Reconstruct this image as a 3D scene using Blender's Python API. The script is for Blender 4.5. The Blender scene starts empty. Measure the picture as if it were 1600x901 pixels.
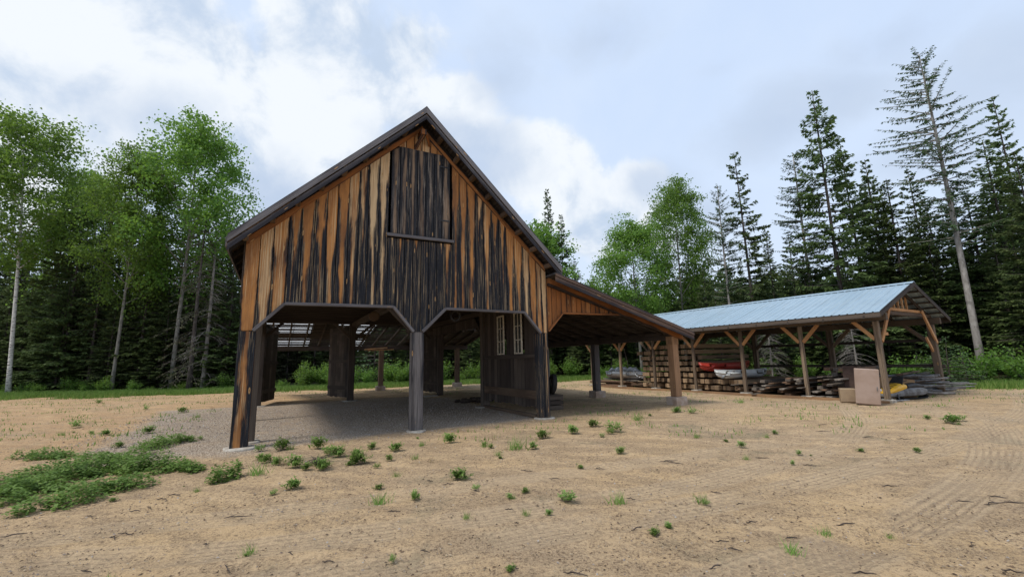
import bpy, bmesh, math, random
import numpy as np
from mathutils import Vector, Matrix

# ------------------------------------------------------------------ camera
FPX, PITCH, ROLL, CAMH = 672.64, .1657, .023, 1.6
Fv = np.array([0, math.cos(PITCH), math.sin(PITCH)])
Uv = np.array([0, -math.sin(PITCH), math.cos(PITCH)])
Xv = np.array([1., 0, 0])
RV = Xv * math.cos(ROLL) - Uv * math.sin(ROLL)
UPV = Xv * math.sin(ROLL) + Uv * math.cos(ROLL)
S = bpy.context.scene
C = S.collection
cd = bpy.data.cameras.new("camera")
cam = bpy.data.objects.new("camera", cd); C.objects.link(cam)
cd.sensor_width = 36; cd.lens = FPX / 1600 * 36; cd.clip_start = .05; cd.clip_end = 2000
M = Matrix.Identity(4)
for i in range(3):
    M[i][0] = RV[i]; M[i][1] = UPV[i]; M[i][2] = -Fv[i]
M[2][3] = CAMH
cam.matrix_world = M
S.camera = cam

def ray(x, y):
    return Fv + RV * (x - 800) / FPX + UPV * (450.5 - y) / FPX

def gpt(x, y, z=0.0):
    """a spot on the ground where the photograph shows it"""
    d = ray(x, y); t = (z - CAMH) / d[2]
    return np.array([0, 0, CAMH]) + d * t

# ------------------------------------------------------------------ sky, sun, exposure
SUN_EL, SUN_AZ = math.radians(57), math.radians(-122)      # azimuth from +Y towards +X
W = bpy.data.worlds.new("World"); S.world = W; W.use_nodes = True
nt = W.node_tree; nt.nodes.clear()
def N(t, typ, **k):
    n = t.nodes.new(typ)
    for a, b in k.items(): setattr(n, a, b)
    return n
def L(t, a, b): t.links.new(a, b)
class G:
    """tiny helper to write node maths"""
    def __init__(s, t): s.t = t
    def put(s, n, i, v):
        if hasattr(v, 'is_output'): s.t.links.new(v, n.inputs[i])
        else: n.inputs[i].default_value = v
    def m(s, op, a, b=0.0, c=None, clamp=False):
        n = s.t.nodes.new('ShaderNodeMath'); n.operation = op; n.use_clamp = clamp
        s.put(n, 0, a); s.put(n, 1, b)
        if c is not None: s.put(n, 2, c)
        return n.outputs[0]
    def vm(s, op, a, b=(0, 0, 0)):
        n = s.t.nodes.new('ShaderNodeVectorMath'); n.operation = op
        s.put(n, 0, a); s.put(n, 1, b)
        return n.outputs['Value'] if op in ('DOT_PRODUCT', 'LENGTH', 'DISTANCE') else n.outputs[0]
    def noise(s, vec, scale, detail=4, rough=.55, dist=0.0, col=False):
        n = s.t.nodes.new('ShaderNodeTexNoise')
        if vec is not None: s.t.links.new(vec, n.inputs['Vector'])
        n.inputs['Scale'].default_value = scale; n.inputs['Detail'].default_value = detail
        n.inputs['Roughness'].default_value = rough; n.inputs['Distortion'].default_value = dist
        return n.outputs['Color'] if col else n.outputs[0]
    def vor(s, vec, scale, feature='F1', out='Distance', rnd=1.0):
        n = s.t.nodes.new('ShaderNodeTexVoronoi'); n.feature = feature
        if vec is not None: s.t.links.new(vec, n.inputs['Vector'])
        n.inputs['Scale'].default_value = scale; n.inputs['Randomness'].default_value = rnd
        return n.outputs[out]
    def ss(s, v, a, b, lo=0.0, hi=1.0):
        n = s.t.nodes.new('ShaderNodeMapRange'); n.interpolation_type = 'SMOOTHSTEP'
        s.put(n, 0, v); n.inputs[1].default_value = a; n.inputs[2].default_value = b
        n.inputs[3].default_value = lo; n.inputs[4].default_value = hi
        return n.outputs[0]
    def mix(s, f, a, b, blend='MIX'):
        n = s.t.nodes.new('ShaderNodeMix'); n.data_type = 'RGBA'; n.blend_type = blend
        for i, v in ((0, f), (6, a), (7, b)):
            if not hasattr(v, 'is_output') and i and len(v) == 3: v = (*v, 1)
            s.put(n, i, v)
        return n.outputs[2]
    def comb(s, x, y, z):
        n = s.t.nodes.new('ShaderNodeCombineXYZ'); s.put(n, 0, x); s.put(n, 1, y); s.put(n, 2, z); return n.outputs[0]
    def sep(s, v):
        n = s.t.nodes.new('ShaderNodeSeparateXYZ'); s.t.links.new(v, n.inputs[0]); return n.outputs
    def bump(s, h, strength=.5, dist=.02, normal=None):
        n = s.t.nodes.new('ShaderNodeBump'); n.inputs['Strength'].default_value = strength
        n.inputs['Distance'].default_value = dist; s.t.links.new(h, n.inputs['Height'])
        if normal is not None: s.t.links.new(normal, n.inputs['Normal'])
        return n.outputs[0]

g = G(nt)
sky = N(nt, 'ShaderNodeTexSky', sky_type='NISHITA', sun_disc=False)
sky.sun_elevation = SUN_EL; sky.sun_rotation = SUN_AZ; sky.altitude = 300; sky.air_density = 1.2; sky.dust_density = 2.5
dirv = N(nt, 'ShaderNodeTexCoord').outputs['Generated']
dx, dy, dz = g.sep(dirv)
n_big = g.noise(dirv, 3.2, 7, .55, .35)
n_fine = g.noise(dirv, 9, 6, .55, .1)
nn = g.m('ADD', g.m('MULTIPLY', g.m('SUBTRACT', n_big, .5), .42), g.m('MULTIPLY', g.m('SUBTRACT', n_fine, .5), .20))
def lobe(px, py, r, squash=1.0):
    c = ray(px, py); c = c / np.linalg.norm(c)
    dv = g.vm('MULTIPLY', g.vm('SUBTRACT', dirv, tuple(c)), (1, 1, squash))
    return g.m('SUBTRACT', r, g.vm('LENGTH', dv))
cum = None
for a in [(515, 55, .13, .9), (490, 150, .16, 1), (430, 230, .22, 1.1), (560, 130, .12, 1), (250, 70, .15, 1.1), (300, 150, .20, 1.2),
          (150, 120, .2, 1.2), (650, 90, .09, 1), (690, 170, .13, 1.2), (960, 330, .17, 1.4), (850, 260, .13, 1.4), (60, 40, .12, 1), (-200, 150, .3, 1.2)]:
    l = lobe(*a); cum = l if cum is None else g.m('MAXIMUM', cum, l)
cmask = g.ss(g.m('ADD', cum, g.m('MULTIPLY', nn, .75)), .0, .05)
grey = None
for a in [(1210, 190, .13, 1.8), (1300, 150, .10, 2), (1130, 105, .035, 2.5), (1590, 90, .12, 1.5), (1020, 290, .10, 2.2), (360, 300, .17, 1.8), (700, 250, .16, 2), (1400, 60, .10, 2), (1450, 230, .10, 2.2), (950, 60, .08, 2.2), (1100, 330, .09, 2.4), (250, 190, .1, 2), (780, 120, .07, 1.5)]:
    l = lobe(*a); grey = l if grey is None else g.m('MAXIMUM', grey, l)
gmask = g.ss(g.m('ADD', grey, g.m('MULTIPLY', nn, .95)), -.06, .10, 0, .8)
veil = g.ss(n_big, .30, .72, .35, .85)
K = .83 / .10
# thin high cloud lets the blue through in varying strength
skyb = g.mix(.90, sky.outputs[0], (.50 * K, .645 * K, .92 * K))
hz = g.mix(g.ss(dz, .0, .75, .8, .3), skyb, (.60 * K, .715 * K, .89 * K))
thin = g.mix(g.m('MULTIPLY', veil, .55), hz, (.72 * K, .80 * K, .90 * K))
inner = g.ss(g.m('ADD', g.noise(dirv, 5.2, 7, .6, .25), g.m('MULTIPLY', n_fine, .35)), .54, .76)
ccol = g.mix(inner, (.50 * K, .60 * K, .745 * K), (.83 * K, .865 * K, .90 * K))
c1 = g.mix(g.m('MULTIPLY', cmask, .9), thin, ccol)
gtone = g.mix(n_fine, (.42 * K, .52 * K, .69 * K), (.56 * K, .65 * K, .79 * K))
c2 = g.mix(gmask, c1, gtone)
bg = N(nt, 'ShaderNodeBackground'); bg.inputs[1].default_value = .10
L(nt, c2, bg.inputs[0])
wo = N(nt, 'ShaderNodeOutputWorld'); L(nt, bg.outputs[0], wo.inputs[0])

sl = bpy.data.lights.new("sun", 'SUN'); sl.energy = 2.3; sl.angle = math.radians(14); sl.color = (1, .94, .84)
sun = bpy.data.objects.new("sun", sl); C.objects.link(sun)
sd = Vector((math.sin(SUN_AZ) * math.cos(SUN_EL), math.cos(SUN_AZ) * math.cos(SUN_EL), math.sin(SUN_EL)))
sun.rotation_euler = sd.to_track_quat('Z', 'Y').to_euler(); sun.location = (0, 0, 40)
vs = S.view_settings
vs.view_transform = 'Standard'; vs.look = 'None'; vs.exposure = 0.45; vs.gamma = 1; vs.use_curve_mapping = False

# ------------------------------------------------------------------ helpers
rng = np.random.default_rng(7); random.seed(7)
def tag(o, label=None, cat=None, group=None, kind=None):
    if label: o['label'] = label
    if cat: o['category'] = cat
    if group: o['group'] = group
    if kind: o['kind'] = kind
    return o
def empty(name, loc=(0, 0, 0), rz=0, sc=1):
    o = bpy.data.objects.new(name, None); C.objects.link(o); o.location = loc; o.rotation_euler = (0, 0, rz)
    o.scale = (sc, sc, sc) if not isinstance(sc, tuple) else sc
    o.empty_display_size = .2
    return o
def copy_tree(o, parent=None):
    c = o.copy(); C.objects.link(c)
    if parent: c.parent = parent
    for ch in list(o.children): copy_tree(ch, c)
    return c

class MB:
    """collects boards, bars, tubes; build() links them as one mesh object"""
    def __init__(s): s.v = []; s.f = []; s.uv = []; s.a = []; s.b = []; s.sm = []
    def poly(s, pts, uvs=None, rnd=0., blk=0., smooth=False):
        i = len(s.v); s.v += [tuple(p) for p in pts]; n = len(pts)
        s.f.append(tuple(range(i, i + n))); s.uv += uvs or [(0, 0)] * n
        s.a += [rnd] * n; s.b += [blk] * n; s.sm.append(smooth)
    def beam(s, p0, p1, w, h, up=(0, 0, 1), rnd=None, blk=0., jit=0., taper=1., tw=0.):
        p0 = np.array(p0, float); p1 = np.array(p1, float)
        d = p1 - p0; ln = np.linalg.norm(d); d /= ln
        up = np.array(up, float)
        if abs(d @ up) > .98: up = np.array([0, 1., 0]) if abs(d[1]) < .9 else np.array([1., 0, 0])
        x = np.cross(d, up); x /= np.linalg.norm(x); y = np.cross(x, d)
        rnd = random.random() if rnd is None else rnd
        def ring(p, k, ang=0):
            xx = x * math.cos(ang) + y * math.sin(ang); yy = y * math.cos(ang) - x * math.sin(ang)
            r = [p + (-xx * w / 2 - yy * h / 2) * k, p + (xx * w / 2 - yy * h / 2) * k, p + (xx * w / 2 + yy * h / 2) * k, p + (-xx * w / 2 + yy * h / 2) * k]
            return [q + rng.uniform(-jit, jit, 3) for q in r] if jit else r
        a = ring(p0, 1); b = ring(p1, taper, tw); o = rnd * 17.3
        for k in range(4):
            q = (k + 1) % 4
            s.poly([a[k], a[q], b[q], b[k]][::-1], [(0, o), (1, o), (1, o + ln), (0, o + ln)][::-1], rnd, blk)
        s.poly([a[0], a[1], a[2], a[3]], [(0, o), (1, o), (1, o + h), (0, o + h)], rnd, blk)
        s.poly([b[3], b[2], b[1], b[0]], [(0, o + h), (1, o + h), (1, o), (0, o)], rnd, blk)
    def box(s, lo, hi, **k):
        lo = np.array(lo, float); hi = np.array(hi, float); m = (lo + hi) / 2; d = hi - lo
        ax = int(np.argmax(d))
        if ax == 2: s.beam((m[0], m[1], lo[2]), (m[0], m[1], hi[2]), d[0], d[1], up=(0, 1, 0), **k)
        elif ax == 0: s.beam((lo[0], m[1], m[2]), (hi[0], m[1], m[2]), d[1], d[2], **k)
        else: s.beam((m[0], lo[1], m[2]), (m[0], hi[1], m[2]), d[0], d[2], **k)
    def tube(s, pts, rad, n=6, rnd=0., blk=0., cap=True):
        pts = [np.array(p, float) for p in pts]; rings = []
        rad = rad if hasattr(rad, '__len__') else [rad] * len(pts)
        v = 0; ref = np.array([.31, .9, .2])
        for i, p in enumerate(pts):
            d = pts[min(i + 1, len(pts) - 1)] - pts[max(i - 1, 0)]; d /= (np.linalg.norm(d) + 1e-9)
            x = np.cross(d, ref if abs(d @ ref) < .95 * np.linalg.norm(ref) else np.array([1., 0, 0])); x /= np.linalg.norm(x); y = np.cross(d, x)
            if i: v += np.linalg.norm(p - pts[i - 1])
            rings.append((v, [p + rad[i] * (x * math.cos(t) + y * math.sin(t)) for t in [2 * math.pi * k / n for k in range(n)]]))
        base = len(s.v)
        for v, r in rings: s.v += [tuple(q) for q in r]; s.a += [rnd] * n; s.b += [blk] * n
        for i in range(len(rings) - 1):
            for k in range(n):
                q = (k + 1) % n
                s.f.append((base + i * n + k, base + i * n + q, base + (i + 1) * n + q, base + (i + 1) * n + k))
                s.uv += [(k / n, rings[i][0]), ((k + 1) / n, rings[i][0]), ((k + 1) / n, rings[i + 1][0]), (k / n, rings[i + 1][0])]
                s.sm.append(True)
        if cap:
            s.f.append(tuple(base + k for k in range(n))[::-1]); s.uv += [(.5, 0)] * n; s.sm.append(False)
            e = base + (len(rings) - 1) * n
            s.f.append(tuple(e + k for k in range(n))); s.uv += [(.5, 0)] * n; s.sm.append(False)
    def prism(s, pts, off, uvf=None, rnd=0., blk=0.):
        """front polygon pts extruded by vector off"""
        pts = [np.array(p, float) for p in pts]; off = np.array(off, float); back = [p + off for p in pts]; n = len(pts)
        uv = [uvf(p) for p in pts] if uvf else [(0, 0)] * n
        s.poly(pts, list(uv), rnd, blk); s.poly(back[::-1], list(uv)[::-1], rnd, blk)
        for k in range(n):
            q = (k + 1) % n; s.poly([pts[q], pts[k], back[k], back[q]], [uv[q], uv[k], uv[k], uv[q]], rnd, blk)
    def build(s, name, mat, parent=None, bevel=0.):
        me = bpy.data.meshes.new(name); me.from_pydata(s.v, [], s.f)
        ul = me.uv_layers.new(name='UVMap'); ul.data.foreach_set('uv', np.array(s.uv, 'f').ravel())
        for nm, d in (('rnd', s.a), ('blk', s.b)):
            at = me.attributes.new(nm, 'FLOAT', 'POINT'); at.data.foreach_set('value', np.array(d, 'f'))
        me.polygons.foreach_set('use_smooth', s.sm)
        me.materials.append(mat)
        o = bpy.data.objects.new(name, me); C.objects.link(o); o.parent = parent
        me.update()
        if bevel:
            bm = bmesh.new(); bm.from_mesh(me); bmesh.ops.remove_doubles(bm, verts=bm.verts, dist=1e-5)
            bmesh.ops.recalc_face_normals(bm, faces=bm.faces)
            bm.to_mesh(me); bm.free()
            b = o.modifiers.new('bevel', 'BEVEL'); b.width = bevel; b.segments = 1; b.limit_method = 'ANGLE'
        else:
            bm = bmesh.new(); bm.from_mesh(me); bmesh.ops.recalc_face_normals(bm, faces=bm.faces); bm.to_mesh(me); bm.free()
        return o

def soup(name, verts, nper, mat, parent=None, attr=None, smooth=False):
    """many small separate faces (leaves, needles, chips) as one mesh; verts (F*nper,3)"""
    verts = np.asarray(verts, 'f').reshape(-1, 3); nf = len(verts) // nper
    me = bpy.data.meshes.new(name); me.vertices.add(len(verts)); me.vertices.foreach_set('co', verts.ravel())
    me.loops.add(nf * nper); me.loops.foreach_set('vertex_index', np.arange(nf * nper, dtype='i'))
    me.polygons.add(nf); me.polygons.foreach_set('loop_start', np.arange(0, nf * nper, nper, dtype='i'))
    try: me.polygons.foreach_set('loop_total', np.full(nf, nper, 'i'))
    except Exception: pass
    if attr is not None:
        a = me.attributes.new('rnd', 'FLOAT', 'POINT'); a.data.foreach_set('value', np.repeat(np.asarray(attr, 'f'), nper))
    me.materials.append(mat); me.update(calc_edges=True); me.validate()
    o = bpy.data.objects.new(name, me); C.objects.link(o); o.parent = parent
    return o

def vnoise(x, y, seed=0):
    def h(i, j):
        n = np.sin(i * 127.1 + j * 311.7 + seed * 74.7) * 43758.5453
        return n - np.floor(n)
    xi = np.floor(x); yi = np.floor(y); fx = x - xi; fy = y - yi
    fx = fx * fx * (3 - 2 * fx); fy = fy * fy * (3 - 2 * fy)
    return (h(xi, yi) * (1 - fx) + h(xi + 1, yi) * fx) * (1 - fy) + (h(xi, yi + 1) * (1 - fx) + h(xi + 1, yi + 1) * fx) * fy

# ------------------------------------------------------------------ materials
def mat(name):
    m = bpy.data.materials.new(name); m.use_nodes = True
    t = m.node_tree; t.nodes.clear()
    p = t.nodes.new('ShaderNodeBsdfPrincipled'); o = t.nodes.new('ShaderNodeOutputMaterial'); t.links.new(p.outputs[0], o.inputs[0])
    p.inputs['Roughness'].default_value = .85
    p.inputs['Specular IOR Level'].default_value = .25
    return m, t, p, G(t), o
def attrib(t, name):
    a = t.nodes.new('ShaderNodeAttribute'); a.attribute_name = name; return a.outputs['Fac']

def wood(name, hi, mid, brown, dark, char=0.0, w=.25, sharp=.10, knots=True, top=.0, rough=.85, greyness=0.0):
    """weathered board: warm wood with black weather streaks, knots and grain; 'blk' says how weathered the board is"""
    m, t, p, g, o = mat(name)
    uv = t.nodes.new('ShaderNodeUVMap').outputs[0]; rnd = attrib(t, 'rnd'); blk = attrib(t, 'blk')
    u, v, _ = g.sep(uv)
    r10 = g.m('MULTIPLY', rnd, 37.0)
    cu = g.m('MULTIPLY', u, w)
    base = g.comb(g.m('MULTIPLY', cu, .5), g.m('MULTIPLY', v, .085), r10)
    wob = g.noise(g.comb(g.m('MULTIPLY', cu, .5), g.m('MULTIPLY', v, .045), r10), 9, 5, .6, .3)
    streak = g.noise(g.comb(cu, g.m('MULTIPLY', v, .011), r10), 55, 5, .7)
    grain = g.noise(g.comb(cu, g.m('MULTIPLY', v, .008), r10), 190, 3, .65)
    patch = g.noise(g.comb(cu, g.m('MULTIPLY', v, .3), r10), 2.6, 4, .6)
    edge = g.m('ABSOLUTE', g.m('SUBTRACT', g.m('ADD', u, g.m('MULTIPLY', g.m('SUBTRACT', wob, .5), 1.1)), .5))
    d = g.m('ADD', g.m('ADD', g.m('MULTIPLY', edge, 1.15 if top else .85), g.m('MULTIPLY', g.m('SUBTRACT', streak, .5), .75)), g.m('ADD', blk, char))
    d = g.m('ADD', d, g.m('MULTIPLY', g.m('SUBTRACT', patch, .5), .55))
    if top:
        d = g.m('ADD', d, g.ss(v, .8, 3.0, 0, .15))
        d = g.m('SUBTRACT', d, g.ss(g.m('ADD', g.m('ADD', v, g.m('MULTIPLY', patch, 1.6)), g.m('MULTIPLY', g.m('FRACT', g.m('MULTIPLY', rnd, 7.3)), 1.3)), .6, 3.2, top, 0))
    dk = g.ss(d, .5 - sharp, .5 + sharp)
    c = g.mix(g.ss(patch, .3, .7), mid, brown)
    c = g.mix(g.ss(g.m('ADD', streak, g.m('MULTIPLY', g.m('SUBTRACT', rnd, .5), .35)), .47, .64), c, hi)
    c = g.mix(g.m('MULTIPLY', g.ss(grain, .35, .62, .55, 0), 1), c, brown)
    if knots:
        kv = g.comb(g.m('MULTIPLY', u, w * 7), g.m('MULTIPLY', v, 1.5), r10)
        kd = g.vor(kv, 1.0)
        kn = g.ss(kd, .075, .12, 1, 0)
        kcol = g.mix(g.ss(kd, .02, .045), (.10, .04, .015), (.50, .29, .12))
        kring = g.ss(kd, .12, .30, .45, 0)
        dk = g.m('ADD', dk, g.m('MULTIPLY', kring, .5), clamp=True)
    dcol = g.mix(g.ss(grain, .4, .65), dark, tuple(min(1, x * 2.6 + .008) for x in dark))
    dcol = g.mix(g.ss(streak, .55, .75, 0, .5), dcol, tuple(x * 5 + .03 for x in dark))
    dcol = g.mix(g.ss(g.m('ADD', streak, g.m('MULTIPLY', g.m('SUBTRACT', grain, .5), .35)), .56, .66, 0, .85 if char > .1 else 0), dcol, tuple(x * .75 for x in hi))
    col = g.mix(dk, c, dcol)
    if knots: col = g.mix(g.m('MULTIPLY', kn, .8), col, kcol)
    L(t, col, p.inputs['Base Color']); p.inputs['Roughness'].default_value = rough
    hgt = g.m('ADD', g.m('MULTIPLY', streak, .6), g.m('MULTIPLY', grain, .4))
    L(t, g.bump(hgt, .6, .012), p.inputs['Normal'])
    return m

M_front = wood('charred_board', (.70, .50, .28), (.56, .245, .07), (.21, .092, .038), (.009, .0095, .012), .265, .25, .10, top=.50)
M_door = wood('charred_door_board', (.56, .46, .36), (.28, .19, .12), (.14, .09, .06), (.010, .0105, .013), .32, .22, .15)
M_lean = wood('orange_board', (.46, .20, .07), (.36, .13, .035), (.15, .06, .022), (.02, .014, .012), -.02, .2, .14, top=.1)
M_grey = wood('grey_weathered_board', (.24, .225, .225), (.15, .14, .145), (.09, .08, .08), (.018, .017, .02), .02, .2, .2)
M_post = wood('weathered_post', (.27, .24, .225), (.13, .12, .12), (.07, .06, .055), (.013, .013, .016), .08, .3, .16)
M_postbrown = wood('brown_post', (.38, .22, .12), (.26, .14, .07), (.12, .07, .042), (.035, .026, .02), -.12, .25, .2)
M_dark = wood('old_dark_board', (.12, .095, .075), (.065, .05, .04), (.04, .03, .025), (.010, .009, .009), .0, .25, .2, knots=False)
M_soffit = wood('roof_underside', (.24, .17, .12), (.13, .09, .06), (.07, .045, .03), (.02, .015, .012), .0, .2, .2, knots=False)
M_shedwood = wood('shed_timber', (.50, .33, .19), (.34, .2, .10), (.16, .095, .055), (.05, .035, .025), -.14, .15, .2)
M_shedgrey = wood('shed_grey_timber', (.30, .22, .15), (.18, .13, .09), (.08, .06, .042), (.03, .024, .02), .0, .15, .2)
M_brace = wood('fresh_brace', (.62, .38, .2), (.55, .29, .12), (.36, .18, .08), (.12, .07, .04), -.25, .12, .2)
M_timber = wood('stacked_timber', (.40, .27, .16), (.21, .145, .09), (.09, .065, .045), (.03, .025, .022), .03, .22, .22)
M_lumber = wood('old_lumber', (.27, .24, .21), (.155, .13, .11), (.08, .065, .052), (.02, .018, .016), .0, .2, .2)
M_lumberbr = wood('brown_lumber', (.36, .2, .12), (.2, .12, .075), (.1, .07, .05), (.03, .024, .02), -.05, .2, .2)

def plain(name, c1, c2, scale=6, rough=.8, bump=.2, metal=0., spec=.25, detail=5, bd=.01):
    m, t, p, g, o = mat(name)
    tc = t.nodes.new('ShaderNodeTexCoord').outputs['Object']
    n = g.noise(tc, scale, detail, .6)
    L(t, g.mix(g.ss(n, .35, .65), c1, c2), p.inputs['Base Color'])
    p.inputs['Roughness'].default_value = rough; p.inputs['Metallic'].default_value = metal; p.inputs['Specular IOR Level'].default_value = spec
    L(t, g.bump(g.noise(tc, scale * 6, 4, .6), bump, bd), p.inputs['Normal'])
    return m
M_conc = plain('concrete', (.27, .235, .19), (.42, .39, .345), 7, .9, .5)
M_brick = plain('reddish_block', (.34, .25, .19), (.46, .38, .32), 4, .9, .5)
M_red = plain('red_hull', (.40, .045, .03), (.36, .04, .028), 3, .42, .05, spec=.5)
M_white = plain('pale_hull', (.55, .57, .57), (.50, .52, .53), 4, .45, .08, spec=.5)
M_alu = plain('dull_aluminium', (.42, .44, .46), (.3, .31, .33), 4, .42, .08, metal=.6, spec=.5)
M_black = plain('black_plastic', (.015, .015, .017), (.03, .03, .032), 6, .5, .1, spec=.4)
M_rubber = plain('old_rubber', (.018, .018, .018), (.04, .037, .034), 8, .85, .3)
M_yellow = plain('yellow_cowling', (.75, .42, .03), (.62, .34, .03), 5, .4, .05, spec=.5)
M_panel = plain('dusty_pink_panel', (.33, .245, .20), (.28, .20, .155), 2.5, .5, .05, spec=.4)
M_paneltan = plain('tan_cabinet', (.30, .22, .14), (.24, .17, .11), 3, .5, .05, spec=.4)
M_scrap = plain('grey_scrap', (.2, .2, .205), (.10, .095, .09), 5, .7, .3)
M_wframe = plain('chipped_window_paint', (.62, .56, .44), (.42, .37, .29), 14, .8, .2)
M_tarp = plain('white_tarp', (.68, .69, .70), (.5, .51, .52), 4, .7, .2)
M_card = plain('brown_cardboard', (.36, .22, .11), (.26, .16, .085), 4, .9, .1)
M_roofdark = plain('dark_roof_felt', (.05, .05, .055), (.09, .085, .085), 5, .9, .3)

m, t, p, g, o = mat('window_glass')
p.inputs['Base Color'].default_value = (.03, .035, .035, 1); p.inputs['Roughness'].default_value = .15; p.inputs['Specular IOR Level'].default_value = .5
M_glass = m

# blue grey corrugated roof
m, t, p, g, o = mat('blue_roof_metal')
tc = t.nodes.new('ShaderNodeTexCoord').outputs['Object']
n = g.noise(tc, 1.2, 5, .6); rx_, ry_, rz_ = g.sep(tc)
c = g.mix(g.ss(n, .35, .7), (.31, .405, .48), (.36, .455, .525))
sh_ = g.noise(g.comb(g.m('FLOOR', g.m('DIVIDE', ry_, .914)), 0, 0), 3.7, 0)
c = g.mix(g.ss(sh_, .3, .7, 0, .3), c, (.26, .38, .47))
lap_ = g.ss(g.m('ABSOLUTE', g.m('SUBTRACT', g.m('FRACT', g.m('DIVIDE', ry_, .914)), .5)), .485, .5)
c = g.mix(g.m('MULTIPLY', lap_, .5), c, (.12, .17, .21))
dst = g.noise(g.comb(g.m('MULTIPLY', rx_, .35), g.m('MULTIPLY', ry_, 5), 0), 1.5, 5, .65)
c = g.mix(g.ss(dst, .48, .72, 0, .45), c, (.22, .25, .25))
L(t, c, p.inputs['Base Color'])
p.inputs['Roughness'].default_value = .42; p.inputs['Specular IOR Level'].default_value = .5; p.inputs['Metallic'].default_value = .25
M_bluemetal = m

# bark
def bark(name, c1, c2, c3, scale=9, vs_=.25, marks=False):
    m, t, p, g, o = mat(name)
    tc = t.nodes.new('ShaderNodeTexCoord').outputs['Object']
    x, y, z = g.sep(tc)
    n = g.noise(g.comb(x, y, g.m('MULTIPLY', z, vs_)), scale, 5, .65, .4)
    c = g.mix(g.ss(n, .35, .62), c1, c2)
    if marks:
        k = g.noise(g.comb(g.m('MULTIPLY', x, .6), g.m('MULTIPLY', y, .6), g.m('MULTIPLY', z, 3.2)), 5.5, 4, .6)
        c = g.mix(g.ss(k, .56, .62), c, c3)
        c = g.mix(g.ss(z, 8, 14, 0, .5), c, (.30, .31, .24))
    else: c = g.mix(g.ss(g.noise(tc, 2.2, 4), .5, .7, 0, .7), c, c3)
    L(t, c, p.inputs['Base Color']); p.inputs['Roughness'].default_value = .95
    L(t, g.bump(n, .7, .03), p.inputs['Normal'])
    return m
M_birch = bark('birch_bark', (.62, .60, .55), (.44, .43, .40), (.045, .04, .038), 9, .6, True)
M_aspen = bark('aspen_bark', (.24, .23, .2), (.15, .14, .12), (.06, .055, .05))
M_spbark = bark('spruce_bark', (.09, .075, .065), (.05, .042, .036), (.14, .13, .12))
M_greybark = bark('grey_larch_bark', (.36, .335, .31), (.24, .22, .20), (.13, .12, .11))
M_deadwood = bark('bleached_dead_wood', (.27, .25, .22), (.17, .155, .14), (.11, .10, .09))

def leafmat(name, c1, c2, c3, trans=.35, rough=.6, tcol=None):
    m, t, p, g, o = mat(name)
    rnd = attrib(t, 'rnd'); oi = t.nodes.new('ShaderNodeObjectInfo').outputs['Random']
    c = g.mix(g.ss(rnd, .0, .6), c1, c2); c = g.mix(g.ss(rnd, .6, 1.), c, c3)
    hs = t.nodes.new('ShaderNodeHueSaturation')
    g.put(hs, 'Hue', g.m('ADD', .49, g.m('MULTIPLY', oi, .02))); g.put(hs, 'Value', g.m('ADD', .8, g.m('MULTIPLY', oi, .4)))
    L(t, c, hs.inputs['Color']); c = hs.outputs[0]
    L(t, c, p.inputs['Base Color']); p.inputs['Roughness'].default_value = rough; p.inputs['Specular IOR Level'].default_value = .3
    if trans:
        tr = t.nodes.new('ShaderNodeBsdfTranslucent'); mx = t.nodes.new('ShaderNodeMixShader'); mx.inputs[0].default_value = trans
        L(t, g.mix(.5, c, tcol or c2), tr.inputs[0]); L(t, p.outputs[0], mx.inputs[1]); L(t, tr.outputs[0], mx.inputs[2]); L(t, mx.outputs[0], o.inputs[0])
    return m
M_leaf = leafmat('poplar_leaf', (.06, .125, .024), (.11, .205, .034), (.17, .28, .05), .5, .5, (.27, .43, .06))
M_leafl = leafmat('young_leaf', (.08, .16, .03), (.13, .24, .045), (.19, .31, .06), .5, .5, (.30, .46, .07))
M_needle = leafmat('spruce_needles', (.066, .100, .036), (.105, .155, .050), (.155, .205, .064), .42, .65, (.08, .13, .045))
M_needleb = leafmat('brown_green_needles', (.045, .055, .028), (.075, .08, .04), (.12, .11, .06), .15, .7, (.08, .08, .04))
M_larch = leafmat('larch_needles', (.04, .08, .035), (.065, .12, .048), (.10, .16, .06), .25, .65, (.08, .13, .04))
M_grass = leafmat('grass_blades', (.09, .17, .03), (.15, .26, .05), (.25, .30, .09), .4, .6, (.17, .26, .05))
M_weed = leafmat('weed_leaves', (.085, .15, .03), (.14, .225, .045), (.22, .32, .075), .4, .6, (.14, .25, .05))
M_weedl = leafmat('light_weed_leaves', (.15, .25, .055), (.20, .33, .075), (.30, .40, .13), .4, .6, (.2, .3, .07))
M_dry = leafmat('dry_stems', (.22, .16, .09), (.30, .23, .12), (.18, .2, .07), .1, .8)
M_chip = leafmat('bark_chips', (.06, .04, .028), (.15, .10, .065), (.34, .27, .19), 0, .9)
M_twig = plain('dark_twig', (.045, .035, .03), (.10, .08, .07), 12, .9, .4)
M_pebble = leafmat('pebbles', (.22, .17, .13), (.32, .28, .24), (.48, .45, .42), 0, .85)

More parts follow.
